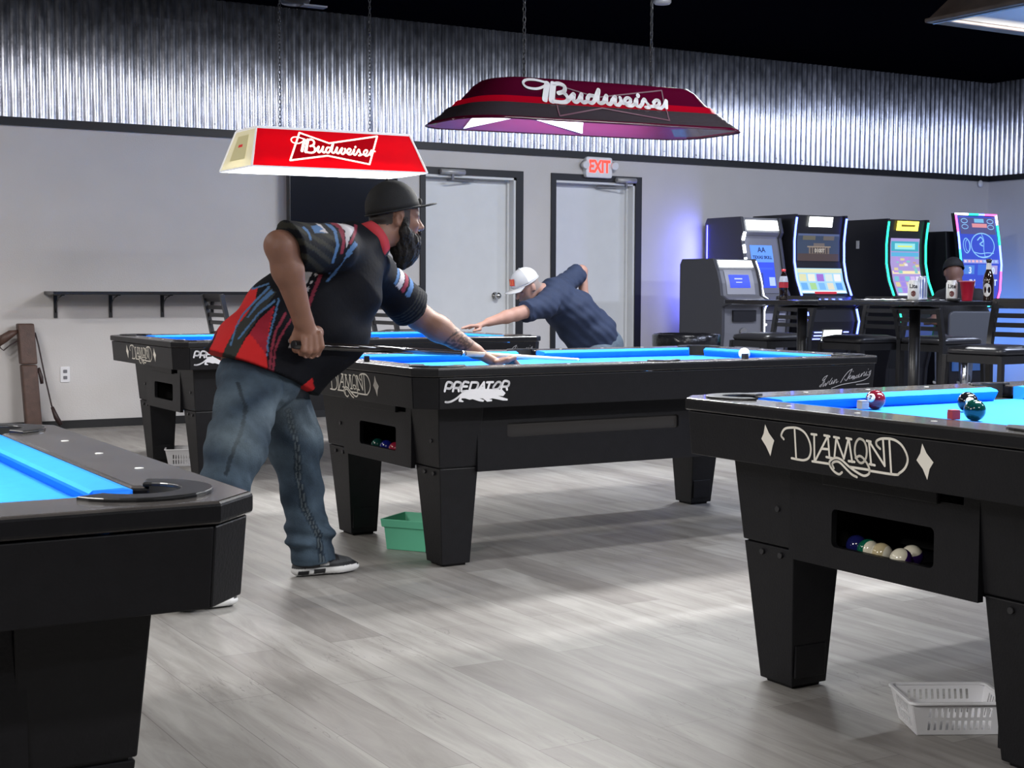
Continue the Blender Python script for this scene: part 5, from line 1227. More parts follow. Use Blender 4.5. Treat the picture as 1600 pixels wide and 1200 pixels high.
def cap_hat(e, base, C, f, up, rad, crown_m, brim_m, tilt=0, brim_len=.075, brim_w=.085, panels=True, mesh_back=None, bend=.012):
    """baseball cap: crown half-ellipsoid about C, brim forward"""
    f = Vector(f).normalized(); up = Vector(up).normalized(); lat = up.cross(f).normalized(); f = lat.cross(up)
    f2 = (f*cos(tilt)+up*sin(tilt)).normalized(); u2 = (up*cos(tilt)-f*sin(tilt)).normalized(); C = Vector(C)-Vector(base)
    rf, rl, ru = rad; n = 28; nv = 12
    def pt(a, b, k=1): return C+f2*(rf*cos(a)*cos(b)*k)+lat*(rl*sin(a)*cos(b)*k)+u2*(ru*(sin(b)**.85 if b > 0 else 0)*k)
    loops = [[pt(2*pi*i/n, pi/2*j/nv) for i in range(n)] for j in range(nv)]+[[C+u2*ru]*n]
    b = MB(); mi = 0
    vs = [p for l in loops for p in l]; fs = []; 
    for j in range(nv):
        for i in range(n):
            a0 = 2*pi*(i+.5)/n; back = cos(a0) < .15
            b.add([loops[j][i], loops[j][(i+1) % n], loops[j+1][(i+1) % n], loops[j+1][i]], [(0, 1, 2, 3)], 1 if (mesh_back and back) else 0, True)
    b.tube([C+f2*(rf*cos(2*pi*i/24)*1.005)+lat*(rl*sin(2*pi*i/24)*1.005) for i in range(25)], .004, 6)
    b.sphere(C+u2*ru, .008, 8, 6)
    o = b.build('cap_crown', [crown_m, mesh_back or crown_m], e)
    mo = o.modifiers.new('s', 'SOLIDIFY'); mo.thickness = .003
    br = MB(); rows = []
    for j in range(7):
        t = j/6; row = []
        for i in range(13):
            s_ = -1+2*i/12; a = s_*radians(62)
            inner = C+f2*(rf*cos(a)*.99)+lat*(rl*sin(a)*.99)
            outer = C+f2*((rf+brim_len)*(1-.22*s_*s_-.12*abs(s_)**4))+lat*(brim_w*s_*.98)
            p = inner*(1-t)+outer*t - u2*(bend*s_*s_)*min(1, t*1.5)
            row.append(p)
        rows.append(row)
    br.add([p for r in rows for p in r], [(j*13+i, j*13+i+1, (j+1)*13+i+1, (j+1)*13+i) for j in range(6) for i in range(12)], 0, True)
    o = br.build('cap_brim', brim_m, e); mo = o.modifiers.new('s', 'SOLIDIFY'); mo.thickness = .005
    return C, f2, u2, lat

# =================================================================== bearded player
base = np.array((2.0, 4.97, 0.0))
P1 = empty('person', tuple(base), 'bearded person in black cap and printed jersey bending over the middle table with a cue', 'person')
FW = nz_((1, -.04, 0)); LT_ = nz_((.04, 1, 0)); UP = np.array((0, 0, 1.))
pel = W(402, 572, 5.04); bel = W(462, 508, 5.07); che = W(520, 440, 5.10); upc = W(552, 395, 5.11)
shR = W(515, 388, 4.89); elR = W(437, 384, 4.70); wrR = W(473, 500, 4.765)
shL = W(588, 428, 5.27); elL = W(655, 495, 5.33); wrL = W(742, 549, 5.23)
nkb = W(570, 383, 5.11); nkt = W(600, 362, 5.13); hc = W(614, 340, 5.14)
hf = nz_((1, -.12, -.06)); hu = nz_(UP-hf*(UP@hf)); hl = np.cross(hu, hf)
B1 = Blob((1.60, 4.50, .70), (3.50, 5.62, 1.53), .0048)
B1.chain([pel+(0, 0, .03), bel, che, upc], [.13, .15, .15, .10], .06)
B1.cap(shR, upc, .07, .09, .04).cap(shL, upc, .07, .09, .04)
B1.chain([nkb, nkt], [.070, .062], .03)
B1.ell(hc+hu*.022, (.100, .078, .100), (hf, hl, hu), .02)
B1.ell(hc+hf*.035-hu*.050, (.066, .058, .066), (hf, hl, hu), .03)
B1.ell(hc+hf*.082+hu*.012, (.020, .050, .012), (hf, hl, hu), .015)            # brow
B1.cap(hc+hf*.098+hu*.004, hc+hf*.118-hu*.030, .008, .013, .010)                 # nose
for s_ in (-1, 1):
    B1.ell(hc+hf*.105-hu*.034+hl*s_*.012, (.010, .008, .008), (hf, hl, hu), .006)
    B1.ell(hc+hf*.070-hu*.022+hl*s_*.040, (.025, .018, .018), (hf, hl, hu), .015)  # cheek
    B1.ell(hc+hf*.092-hu*.004+hl*s_*.031, (.012, .016, .010), (hf, hl, hu), .008, sub=True)  # eye socket
    B1.ell(hc+hf*.083-hu*.004+hl*s_*.031, (.012, .013, .012), (hf, hl, hu), .004)
    ec = hc+hl*s_*.078-hf*.004-hu*.008                                           # ear
    B1.ell(ec, (.017, .009, .032), (nz_(hf-hu*.15), hl, nz_(hu+hf*.15)), .006)
    B1.ell(ec+hl*s_*.008+hf*.003, (.009, .007, .019), (hf, hl, hu), .004, sub=True)
B1.ell(hc+hf*.100-hu*.060, (.012, .024, .006), (hf, hl, hu), .006).ell(hc+hf*.098-hu*.071, (.012, .022, .007), (hf, hl, hu), .006)
# right arm
fa = elR*.68+wrR*.32+np.array((0, -.004, 0))
B1.chain([shR, elR], [.062, .050], .03); B1.chain([elR, fa, wrR], [.048, .052, .034], .025)
# right hand: back of the hand to the viewer, fingers curled under the cue
pR = W(484, 521, 4.77)
B1.cap(wrR, pR, .030, .034, .02, flat=((-.3, 1, .1), .8)); B1.cap(W(474, 526, 4.775), W(495, 520, 4.83), .026, .026, .015, flat=((0, 1, 0), .8))
for (k0, k1, tp, r) in (((499, 522), (502, 541), (496, 553), .0115), ((491, 526), (493, 547), (487, 556), .0118), ((483, 529), (483, 549), (478, 555), .0112), ((475, 530), (474, 547), (470, 552), .010)):
    a_ = W(*k0, 4.75); b_ = W(*k1, 4.743); c_ = W(*tp, 4.767); d_ = c_+np.array((.004, .032, .010))
    B1.chain([a_, b_, c_, d_], [r+.001, r, r*.95, r*.85], .006)
B1.chain([W(466, 516, 4.785), W(458, 532, 4.795), W(462, 546, 4.80), W(470, 549, 4.81)], [.017, .013, .011, .009], .010)
# left arm and bridge hand
fb = elL*.66+wrL*.34
B1.chain([shL, elL], [.064, .052], .03); B1.chain([elL, fb, wrL], [.052, .052, .031], .025)
zb0 = BED+.006
def H(px, py, Y, z=None): p = W(px, py, Y); 
hand0 = wrL.copy(); hp = np.array((hand0[0]+.075, hand0[1]-.045, zb0+.030))
B1.cap(hand0, hp, .027, .026, .02, flat=((0, 0, 1), .75))
for k_, (dx, dy, r) in enumerate(((.095, -.052, .0105), (.105, -.025, .0105), (.098, .004, .010), (.080, .028, .009))):
    st_ = hp+np.array((.015, -.024+.018*k_, .008)); md = hp+np.array((dx*.6, dy*.55, .014 if k_ else .022)); en = np.array((hp[0]+dx, hp[1]+dy, zb0+.004))
    B1.chain([st_, md, en], [r+.002, r, r*.85], .006)
B1.chain([hp+np.array((-.015, -.030, .0)), hp+np.array((.025, -.048, .012)), hp+np.array((.060, -.050, .022))], [.013, .011, .009], .008)
skinA = np.array((.215, .105, .070)); skinD = np.array((.10, .05, .04))
def skin_col(V):
    C_ = np.tile(skinA, (len(V), 1))
    q = V-hc; u = q@hu; f_ = q@hf; l_ = q@hl
    m = (np.linalg.norm(q, axis=1) < .16) & (u > -.035) & (f_ < .028-.5*np.clip(u, -.1, 0)) & (u-f_*.3 > -.022)
    near_ear = (np.abs(f_+.004) < .022) & (np.abs(u+.008) < .036) & (np.abs(l_) > .066)
    m &= ~near_ear
    C_[m] = (.030, .022, .020)
    sb = (np.abs(f_-.028) < .018) & (np.abs(l_) > .04) & (u < .03) & (u > -.06); C_[sb & ~near_ear] = (.035, .025, .022)
    lip = (f_ > .094) & (np.abs(u+.066) < .012) & (np.abs(l_) < .024); C_[lip] = (.20, .07, .06)
    eye = (f_ > .088) & (np.abs(u+.004) < .006) & (np.abs(np.abs(l_)-.031) < .011); C_[eye] = (.05, .04, .04)
    br_ = (f_ > .085) & (np.abs(u-.017) < .006) & (np.abs(np.abs(l_)-.033) < .022); C_[br_] = (.02, .015, .014)
    # forearm tattoo on the stretched arm
    tc_ = elL*.28+wrL*.72; d = V-tc_; ad = nz_(wrL-elL); t = d@ad; rr_ = np.linalg.norm(d, axis=1)
    side = (V[:, 1] < tc_[1]+.01) & (rr_ < .075)
    pat = (np.sin(d[:, 0]*150+3*np.sin(d[:, 2]*120))*np.sin(d[:, 2]*170+2*np.sin(d[:, 0]*90)) > -.05) & (np.abs(t) < .045)
    C_[side & pat] = C_[side & pat]*.35
    rg = side & (np.abs(np.sqrt(t**2+(d[:, 2])**2)-.048) < .004); C_[rg] *= .4
    return C_
B1.build('body', M['skin'], P1, base, skin_col)
# fingernails on the gripping hand
b = MB()
for px, py in ((496, 556), (487, 558), (478, 557)): b.sphere(tuple(W(px, py, 4.758)-base), .0055, 8, 6, sc=(1, .35, 1))
b.build('fingernails', mat('fingernail', (.32, .19, .16), .35), P1)

# beard
Bd = Blob(tuple(hc-np.array((.16, .14, .26))), tuple(hc+np.array((.18, .14, .06))), .0042)
Bd.ell(hc+hf*.052-hu*.082, (.060, .062, .050), (hf, hl, hu), .03)
Bd.ell(hc+hf*.060-hu*.125, (.052, .050, .052), (hf, hl, hu), .03)
Bd.cap(hc+hf*.055-hu*.135, hc+hf*.050-hu*.175, .042, .022, .03)
for s_ in (-1, 1): Bd.chain([hc+hl*s_*.070+hf*.022-hu*.005, hc+hl*s_*.066+hf*.028-hu*.055, hc+hl*s_*.03+hf*.055-hu*.09], [.010, .020, .03], .02)
Bd.ell(hc+hf*.104-hu*.052, (.010, .028, .007), (hf, hl, hu), .006)
Bd.wrinkle(lambda x, y, z: .0035*np.sin(x*190+np.sin(z*50)*2)*np.sin(y*160+z*30)+.002*np.sin(x*420+y*300+z*60))
Bd.build('beard', M['hair'], P1, base, smooth_it=0)
cap_hat(P1, base, hc+hu*.026-hf*.002, hf, hu, (.109, .090, .118), M['black_cap'], M['black_cap'], radians(15), .072, .080, bend=.002)
b = MB(); Cc = Vector(hc-base)
b.sphere(tuple(Cc+Vector(hf)*.106+Vector(hu)*.070), .018, 12, 8, sc=(.3, 1, .8)); b.build('cap_badge', mat('grey_badge', (.25, .25, .25), .5), P1)

# jersey
S1 = Blob((1.52, 4.52, .62), (2.98, 5.60, 1.48), .0058)
ty = ((0, 1, 0), 1.02)
S1.chain([W(398, 590, 5.04), W(412, 562, 5.05), W(468, 508, 5.075), W(523, 440, 5.09), W(549, 398, 5.11)], [.180, .186, .206, .180, .105], .05, flat=ty)
S1.cap(W(476, 548, 5.08), W(520, 520, 5.10), .135, .14, .06)     # hanging belly
S1.cap(shR+np.array((.02, .02, .0)), upc, .090, .10, .05).cap(shL+np.array((-.02, -.01, 0)), upc, .088, .10, .05)
S1.sleeve(shR, shR*-.05+elR*1.05, .086, .088, .03, W(450, 398, 4.78), (-.86, -.1, -.40))
S1.sleeve(shL, elL, .084, .088, .03, shL*.18+elL*.82, elL-shL)
S1.cap(W(352, 572, 5.0), W(398, 590, 5.02), .095, .12, .05, flat=ty); S1.cap(W(397, 588, 4.93), W(418, 552, 4.96), .142, .15, .06); S1.cap(W(440, 600, 5.08), W(450, 570, 5.10), .14, .14, .05)           # tail of the shirt behind
def folds(x, y, z):
    a = x*.64+z*.77; c = -x*.77+z*.64
    return .0035*np.sin(a*34+3*np.sin(c*9+y*6))*np.sin(c*17+y*8)+.002*np.sin(c*60+a*20+y*12)
S1.wrinkle(folds)
# hem plane
hA, hB = W(330, 548, 4.98), W(484, 611, 4.98); hd = hB-hA; hn = nz_((-hd[2], 0, hd[0]))
S1.cut(hA, hn)
# cuffs: cut only around the sleeve ends
def local_cut(S, p, n, R):
    n = nz_(n); sl, P = S._sub(p-R, p+R); d = (P-p)@n; rr_ = np.linalg.norm(P-p, axis=-1)
    f = S.f[sl]; S.f[sl] = np.where(rr_ < R, np.maximum(f, np.minimum(d, (R-rr_)*5)), f)

red = np.array((.50, .020, .022)); red2 = np.array((.26, .016, .03)); blk = np.array((.0055, .006, .009)); blu = np.array((.07, .15, .30)); wht = np.array((.45, .43, .45)); mar = np.array((.20, .028, .05)); dgr = np.array((.03, .032, .03))
# pattern drawn in the jersey's own side view (x forward, z up), printed on both flanks
def S2(px, py): p = at_y(px, py, 4.88); return (p.x, p.z)
def poly(pts): return [S2(*p) for p in pts]
def band(pts, w0, w1):
    a = []; b_ = []; P = [np.array(p, float) for p in pts]
    for i, p in enumerate(P):
        d = P[min(i+1, len(P)-1)]-P[max(i-1, 0)]; d /= np.linalg.norm(d); n = np.array((-d[1], d[0])); ww = w0+(w1-w0)*i/(len(P)-1)
        a.append(tuple(p+n*ww/2)); b_.append(tuple(p-n*ww/2))
    return poly(a+b_[::-1])
PAT = [
 (red, poly([(402, 447), (370, 466), (345, 492), (333, 530), (322, 556), (352, 584), (362, 545), (384, 493), (398, 468)])),
 (red, poly([(430, 476), (408, 500), (383, 530), (366, 562), (358, 590), (412, 628), (418, 570), (416, 545), (422, 510)])),
 (red2, poly([(430, 476), (405, 500), (390, 520), (416, 552), (420, 512)])),
 (dgr, band([(425, 452), (400, 486), (375, 520), (356, 560), (340, 610)], 16, 24)),
 (blu, band([(421, 447), (397, 472), (378, 492), (368, 512), (360, 540)], 4, 2)),
 (blu, band([(426, 455), (402, 476), (386, 497)], 7, 2)),
 (blu, band([(430, 470), (404, 490), (388, 510), (372, 530)], 4, 2)),
 (blu, band([(420, 443), (392, 452), (362, 475), (345, 498)], 3, 1.5)),
 (mar, band([(412, 417), (385, 438), (360, 462), (342, 490), (332, 520)], 6, 4)),
 (blu, band([(436, 466), (428, 500), (419, 530), (418, 555)], 3, 2)),
 (mar, band([(447, 488), (432, 515), (424, 545), (420, 600)], 4, 4)), (mar, band([(455, 498), (438, 525), (430, 545), (424, 600)], 3.5, 3.5)),
 (wht, poly([(474, 424), (489, 425), (470, 462), (466, 458)])),
 (mar, band([(503, 425), (492, 452), (479, 487)], 5, 5)), (mar, band([(471, 425), (464, 452)], 4, 3)),
 (blu, band([(556, 380), (535, 405), (522, 428), (510, 440)], 7, 3)), (blu, band([(524, 350), (530, 370), (526, 390), (520, 412)], 6, 4)),
 (blu, band([(548, 395), (526, 412), (514, 428)], 5, 2)),
 (mar, band([(514, 342), (532, 358), (538, 378), (534, 396)], 7, 5)), (wht, poly([(516, 338), (532, 342), (558, 354), (552, 362), (545, 372), (540, 388), (537, 380), (538, 362), (528, 350)])),
 (mar, band([(560, 348), (556, 362), (545, 382)], 6, 4)),
 (red, poly([(462, 612), (488, 590), (492, 610), (470, 625)])), (wht, band([(452, 528), (454, 536), (452, 542)], 3, 3)),
]
def star(px, py, r): return poly([(px+r*(1 if k % 2 == 0 else .42)*sin(pi*k/5+.3), py-r*(1 if k % 2 == 0 else .42)*cos(pi*k/5+.3)) for k in range(10)])
for px, py, r in ((493, 429, 4), (487, 441, 4), (481, 452, 4.5), (475, 464, 4.5), (407, 425, 5)): PAT.append((wht, star(px, py, r)))
def inpoly(x, z, P):
    r = np.zeros(len(x), bool); n = len(P); j = n-1
    for i in range(n):
        xi, zi = P[i]; xj, zj = P[j]
        c = ((zi > z) != (zj > z)) & (x < (xj-xi)*(z-zi)/(zj-zi+1e-12)+xi); r ^= c; j = i
    return r
def arm_frame(V, a, b):
    d = nz_(b-a); q = V-a; t = q@d; r = np.linalg.norm(q-t[:, None]*d, axis=1); return t, r
Lar = np.linalg.norm(elR-shR)
def shirt_col(V):
    C_ = np.tile(blk, (len(V), 1)); x, z = V[:, 0], V[:, 2]
    tR, rR = arm_frame(V, shR, elR); tL, rL = arm_frame(V, shL, elL)
    onR = (tR > .03) & (rR < .112) & (V[:, 1] < 4.94); onL = (tL > .05) & (rL < .11) & (V[:, 1] > 5.18)
    back = (V[:, 1] > 5.05)
    xx = x-.40*((5.08-np.abs(V[:, 1]-5.08))-4.88)
    for c, P in PAT:
        m = inpoly(xx, z, P); C_[m] = c
    C_[onR] = blk; 
    st_ = onR & (tR > .10) & (np.sin(V[:, 2]*150+V[:, 0]*60) > .2); C_[st_] = (.028, .028, .022)
    # white and blue badge on the sleeve
    for c, P in ((blu, poly([(484, 356), (500, 352), (508, 366), (490, 367)])), (wht, poly([(492, 351), (500, 352), (511, 366), (496, 364), (504, 360), (497, 355)])), (blu, band([(472, 358), (480, 366), (484, 378)], 4, 3)), (mar, band([(512, 342), (530, 356), (536, 378), (532, 398)], 6, 5)), (blu, band([(506, 344), (522, 362), (526, 385), (518, 412)], 6, 4))):
        m = onR & inpoly(xx, z, P) & (V[:, 1] < 4.9); C_[m] = c
    q = onL; C_[q] = blk
    a = (V[:, 0]*.77+V[:, 2]*.64)
    ph = V[:, 2]-V[:, 0]*.2
    for lo_, hi_, c in ((.03, .045, blu), (.05, .075, wht), (.08, .10, mar), (.11, .135, blu)):
        m = (tL > lo_) & (tL < hi_) & (rL < .12) & (V[:, 1] > 5.15) & (V[:, 2] > shL[2]-.02-.55*(tL)); C_[m] = c
    m = onL & (tL > .16) & (np.sin(tL*420) > .3); C_[m] = (.025, .025, .022)
    return C_
S1.build('jersey', M['shirt'], P1, base, shirt_col)
# collar: red at the back, black at the front, with a small badge
cb = W(577, 378, 5.11); an = nz_(nkt-nkb)
b = MB(); a1 = nz_(np.cross(an, (0, 1, 0))); a2 = np.cross(an, a1); n = 26; lo_, hi_ = [], []
for i in range(n+1):
    t = radians(25)+radians(310)*i/n; d = a1*cos(t)+a2*sin(t)
    lo_.append(Vector(cb-base+d*.094-an*.022)); hi_.append(Vector(cb-base+d*.080+an*.030))
for i in range(n):
    tt = (i+.5)/n; b.add([lo_[i], lo_[i+1], hi_[i+1], hi_[i]], [(0, 1, 2, 3)], 0, True)
mid_up = [((lo_[i]+hi_[i])/2).z for i in range(n)]
zc_ = sorted(mid_up)[int(n*.42)]
b.mi = [1 if m_z > zc_ else 0 for m_z in mid_up]
o = b.build('collar', [mat('black_collar', (.01, .01, .014), .8), mat('red_collar', (.42, .02, .03), .8)], P1); mo = o.modifiers.new('s', 'SOLIDIFY'); mo.thickness = .006
tri = [W(583, 394, 4.99), W(590, 394, 4.99), W(587, 388, 4.99)]
# jeans
J = Blob((1.25, 4.52, .02), (2.50, 5.42, .95), .0062)
J.ell(W(405, 590, 5.01), (.15, .165, .13), k=.03)
J.chain([W(436, 612, 5.13), W(460, 690, 5.15), W(471, 765, 5.15), W(480, 820, 5.13), W(487, 868, 5.11)], [.108, .100, .074, .072, .082], .04)
J.chain([W(388, 612, 4.91), W(370, 695, 4.81), W(350, 765, 4.76), W(322, 850, 4.75), W(297, 926, 4.75)], [.112, .100, .080, .074, .076], .04)
J.ell(W(498, 832, 5.10), (.055, .07, .028), k=.03); J.ell(W(470, 846, 5.10), (.06, .07, .022), k=.03); J.cap(W(497, 868, 5.10), W(510, 878, 5.10), .05, .04, .03)
J.wrinkle(lambda x, y, z: .0040*np.sin(z*31+5*np.sin(x*13+y*9+z*4))*np.sin(x*23+y*17+z*13)+.0022*np.sin(z*70+x*95+4*np.sin(y*20))*np.sin(x*30-z*24)+.0045*np.exp(-((z-.17)/.07)**2)*np.sin(z*105+x*24+y*18))
J.cut((2.1, 5, .046), (-.12, 0, 1))
d1 = np.array((.022, .036, .056)); d2 = np.array((.060, .090, .125)); d3 = np.array((.14, .175, .20))
def denim_col(V):
    n = .5+.5*np.sin(V[:, 0]*23+3*np.sin(V[:, 2]*13))*np.sin(V[:, 2]*17+V[:, 1]*11)
    C_ = d1+(d2-d1)*n[:, None]
    def along(pts, wd, col, amp=0):
        P = [W(*p) for p in pts]
        best = np.full(len(V), 9.)
        for a, b_ in zip(P, P[1:]):
            ab = b_-a; q = V-a; ab2 = ab*np.array((1, 0, 1)); q2 = q*np.array((1, 0, 1)); t = np.clip((q2@ab2)/(ab2@ab2), 0, 1); best = np.minimum(best, np.linalg.norm(q2-t[:, None]*ab2, axis=1))
        return best
    s_ = along([(440, 640, 5.1), (452, 680, 5.1), (462, 740, 5.1), (470, 790, 5.1), (488, 835, 5.1), (492, 872, 5.1)], .006, None)
    nearL = (V[:, 1] > 4.95) & (V[:, 1] < 5.16)
    m = (s_ > .0035) & (s_ < .0075) & nearL; C_[m] = d3*.55
    m = (s_ < .0035) & nearL; C_[m] = d1*.5
    m = (s_ > .0075) & (s_ < .014) & nearL; C_[m] = d1*.8
    s2_ = along([(376, 600, 4.8), (378, 640, 4.8), (368, 700, 4.7), (352, 740, 4.7)], .006, None)
    m = (s2_ < .006) & (V[:, 1] < 4.85); C_[m] = d1*.5
    m = (V[:, 2] < .062) ; C_[m] = d2*.9
    f_ = np.exp(-((V[:, 2]-.62)**2)/.012)*.6; C_ = C_+(d3-C_)*(f_*n)[:, None]
    return C_
J.build('jeans', M['denim'], P1, base, denim_col)
# sneakers
def shoe(heel, toe, parent, base, lift=0):
    heel, toe = np.array(heel), np.array(toe); f_ = nz_(toe-heel); l_ = np.array((-f_[1], f_[0], 0)); L_ = np.linalg.norm(toe-heel)
    lo = np.minimum(heel, toe)-.08; hi = np.maximum(heel, toe)+.08; lo[2] = -.01; hi[2] = .16
    Sx = Blob(lo, hi, .0036); U_ = np.array((0, 0, 1.))
    at = lambda t, s_, z: heel+f_*(L_*t)+l_*s_+U_*z
    fl = ((0, 0, 1), .42)
    Sx.chain([at(.12, 0, .022), at(.35, 0, .022), at(.68, .004, .022), at(.90, .006, .022)], [.036, .034, .047, .036], .01, flat=((0, 0, 1), .55))
    Sx.chain([at(.14, 0, .055), at(.32, 0, .06), at(.55, 0, .045), at(.82, .004, .030)], [.035, .034, .034, .030], .02)
    Sx.cap(at(.16, 0, .085), at(.30, 0, .09), .034, .032, .02)
    Sx.cut((0, 0, .0015), (0, 0, 1)); 
    def col(V):
        t = ((V-heel)@f_)/L_; s_ = (V-heel)@l_; z = V[:, 2]; C_ = np.tile(np.array((.055, .057, .062)), (len(V), 1))
        C_[(t > .80) & (z > .028)] = (.07, .072, .078); C_[(t > .52) & (t < .68) & (z > .055)] = (.012, .012, .014); C_[(z > .03) & (z < .045) & (t > .45)] = (.014, .014, .016)
        C_[(t > .36) & (t < .50) & (z > .04) & (np.abs(s_) > .02)] = (.6, .6, .6)
        C_[(z < .034+.0*t) & (t < .97)] = (.72, .72, .72); C_[(z < .030) & (t > .97)] = (.72, .72, .72)
        C_[(np.abs(z-.018) < .009) & (t > .04) & (t < .2) & (np.abs(s_) > .02)] = (.015, .015, .017); C_[(np.abs(z-.02) < .009) & (t > .27) & (t < .45) & (np.abs(s_) > .02)] = (.02, .02, .022)
        C_[z < .007] = (.01, .01, .011)
        return C_
    return Sx.build('sneaker', M['shoe'], parent, base, col)
hl_ = onz_(462, 904, 0); tl_ = onz_(561, 893, 0)
shoe((hl_.x+.0, hl_.y+.03, 0), (tl_.x-.0, tl_.y+.02, 0), P1, base)
tr_ = onz_(376, 948, 0); shoe((tr_.x-.27, tr_.y+.10, 0), (tr_.x-.01, tr_.y+.02, 0), P1, base)

# cue held by the bearded player
ca = Vector(W(490, 540, 4.790)); cbp = Vector(onz_(905, 562, .772)); dcue = (cbp-ca).normalized()
butt = ca-dcue*.10; Lc = (cbp-butt).length
e = empty('pool_cue', tuple(butt), 'long pool cue with black butt and pale shaft held by the bearded player', 'cue')
o0 = Vector((0, 0, 0)); pt_ = lambda t: dcue*(Lc*t)
MB().tube([pt_(0), pt_(.30), pt_(.52)], [.0150, .0135, .0115], 14).build('cue_butt', mat('glossy_black_butt', (.012, .010, .010), .12, coat=.6), e)
MB().tube([pt_(.022), pt_(.028)], [.0154, .0154], 14).build('butt_ring', M['white_plastic'], e)
MB().tube([pt_(.52), pt_(.535)], [.0117, .0115], 14).build('joint_ring', M['chrome'], e)
MB().tube([pt_(.535), pt_(.75), pt_(.985)], [.0114, .0088, .0065], 14).build('cue_shaft', mat('maple_shaft', (.55, .45, .33), .3, coat=.3), e)
MB().tube([pt_(.985), pt_(.996)], [.0066, .0065], 12).build('ferrule', M['white_plastic'], e)
MB().tube([pt_(.996), pt_(1)], [.0064, .005], 12).build('cue_tip', mat('blue_tip', (.03, .10, .25), .8), e)
MB().tube([dcue*-.004, dcue*.0], [.012, .015], 12).build('bumper', M['black_plastic'], e)

# =================================================================== player in navy shirt behind the farthest table
DY = .30
base2 = np.array((5.88, 9.0, 0.0))
P2 = empty('person', tuple(base2), 'person in navy shirt and white and grey cap reaching low over the farthest table', 'person')
Y2 = 8.70
G = lambda px, py, Y=Y2: W(px, py, Y+DY)
sl2, sr2 = G(852, 478, 8.56), G(880, 447, 8.86); hc2 = G(823, 447, 8.66)
el2, wl2 = G(806, 491, 8.50), G(764, 503, 8.50); er2, wr2 = G(908, 424, 8.98), G(913, 462, 8.95)
wa2 = G(930, 528, 8.72); mi2 = G(893, 488, 8.72)
N2 = Blob((4.75, 8.45, .62), (6.40, 9.5, 1.45), .0068)
N2.chain([wa2, mi2, G(866, 462, 8.71)], [.13, .14, .12], .05)
N2.cap(sl2, sr2, .07, .07, .05)
hf2 = nz_((-1, -.05, -.62)); hu2 = nz_(UP-hf2*(UP@hf2)); hl2 = np.cross(hu2, hf2)
N2.cap(G(856, 458, 8.70), hc2, .06, .055, .03)
N2.ell(hc2+hu2*.01, (.098, .075, .10), (hf2, hl2, hu2), .02).ell(hc2+hf2*.035-hu2*.055, (.06, .052, .06), (hf2, hl2, hu2), .03)
N2.cap(hc2+hf2*.095-hu2*.0, hc2+hf2*.114-hu2*.03, .009, .014, .01)
for s_ in (-1, 1):
    N2.ell(hc2+hf2*.088-hu2*.004+hl2*s_*.03, (.014, .016, .012), (hf2, hl2, hu2), .008, sub=True)
    N2.ell(hc2+hl2*s_*.076-hu2*.01, (.018, .010, .032), (hf2, hl2, hu2), .006)
N2.ell(hc2+hf2*.095-hu2*.062, (.012, .024, .008), (hf2, hl2, hu2), .006)
N2.chain([sl2, el2], [.058, .047], .03).chain([el2, el2*.65+wl2*.35, wl2], [.046, .045, .030], .02)
hp2 = G(748, 509, 8.50); N2.cap(wl2, hp2, .028, .026, .02, flat=((0, 0, 1), .7))
for px, py, dy, r in ((722, 514, -.03, .011), (727, 514, 0, .011), (733, 514, .03, .011), (742, 516, .055, .010)): N2.chain([hp2+np.array((0, dy*.6, 0)), G((px+748)/2, 509, 8.50+dy*.9), G(px, py-1, 8.50+dy)], [.013, r, r*.85], .006)
N2.chain([hp2+np.array((.0, -.02, 0)), G(750, 515, 8.47), G(740, 517, 8.46)], [.014, .011, .009], .006)
N2.chain([sr2, er2], [.056, .047], .03).chain([er2, wr2], [.046, .032], .02)
N2.cap(wr2, G(915, 475, 8.93), .032, .034, .02)
for k_ in range(4): N2.chain([G(917-k_*3, 474, 8.90), G(918-k_*3, 483, 8.89), G(915-k_*3, 487, 8.93)], [.011, .010, .009], .006)
N2.chain([G(908, 472, 8.90), G(906, 482, 8.90)], [.012, .009], .006)
def skin2(V):
    C_ = np.tile(np.array((.42, .24, .19)), (len(V), 1)); q = V-hc2; u, f_, l_ = q@hu2, q@hf2, q@hl2; nr = np.linalg.norm(q, axis=1) < .15
    C_[nr & (f_ < .02) & (u > -.05) & ~((np.abs(l_) > .068) & (np.abs(f_) < .022))] = (.30, .24, .22); C_[nr & (f_ > .05) & (u < -.045)] = (.34, .24, .21)
    return C_
N2.build('body', M['skin'], P2, base2, skin2)
cw, cg = mat('white_cap_mesh', (.72, .72, .74), .8, bump=.4, bscale=300), mat('grey_cap_cloth', (.42, .42, .43), .85)
Cx, fx, ux, lx_ = cap_hat(P2, base2, hc2+hu2*.032, hf2, hu2, (.110, .090, .105), cg, cg, radians(4), .072, .080, mesh_back=cw, bend=.016)
b = MB(); pc = Cx+fx*.100+ux*.045; 
nrm2 = (fx*.93+ux*.35).normalized(); u3 = (ux*.93-fx*.35).normalized()
q_ = lambda a, c, h: pc+lx_*a+u3*c+nrm2*(h+.003)-fx*(a*a*5)
b.add([q_(-.030, -.022, .002), q_(0, -.022, .004), q_(.030, -.022, .002), q_(.030, .026, .002), q_(0, .026, .004), q_(-.030, .026, .002)], [(0, 1, 4, 5), (1, 2, 3, 4)]); o = b.build('cap_patch', mat('red_patch', (.50, .05, .03), .6), P2)
b = MB()
for c_ in (-.010, .0, .010): b.add([q_(-.02, c_, .004), q_(.02, c_, .004), q_(.02, c_+.005, .004), q_(-.02, c_+.005, .004)], [(0, 1, 2, 3)])
b.build('patch_mark', mat('orange_mark', (.75, .28, .05), .6), P2)
K2 = Blob((5.0, 8.5, .55), (6.5, 9.5, 1.42), .0068)
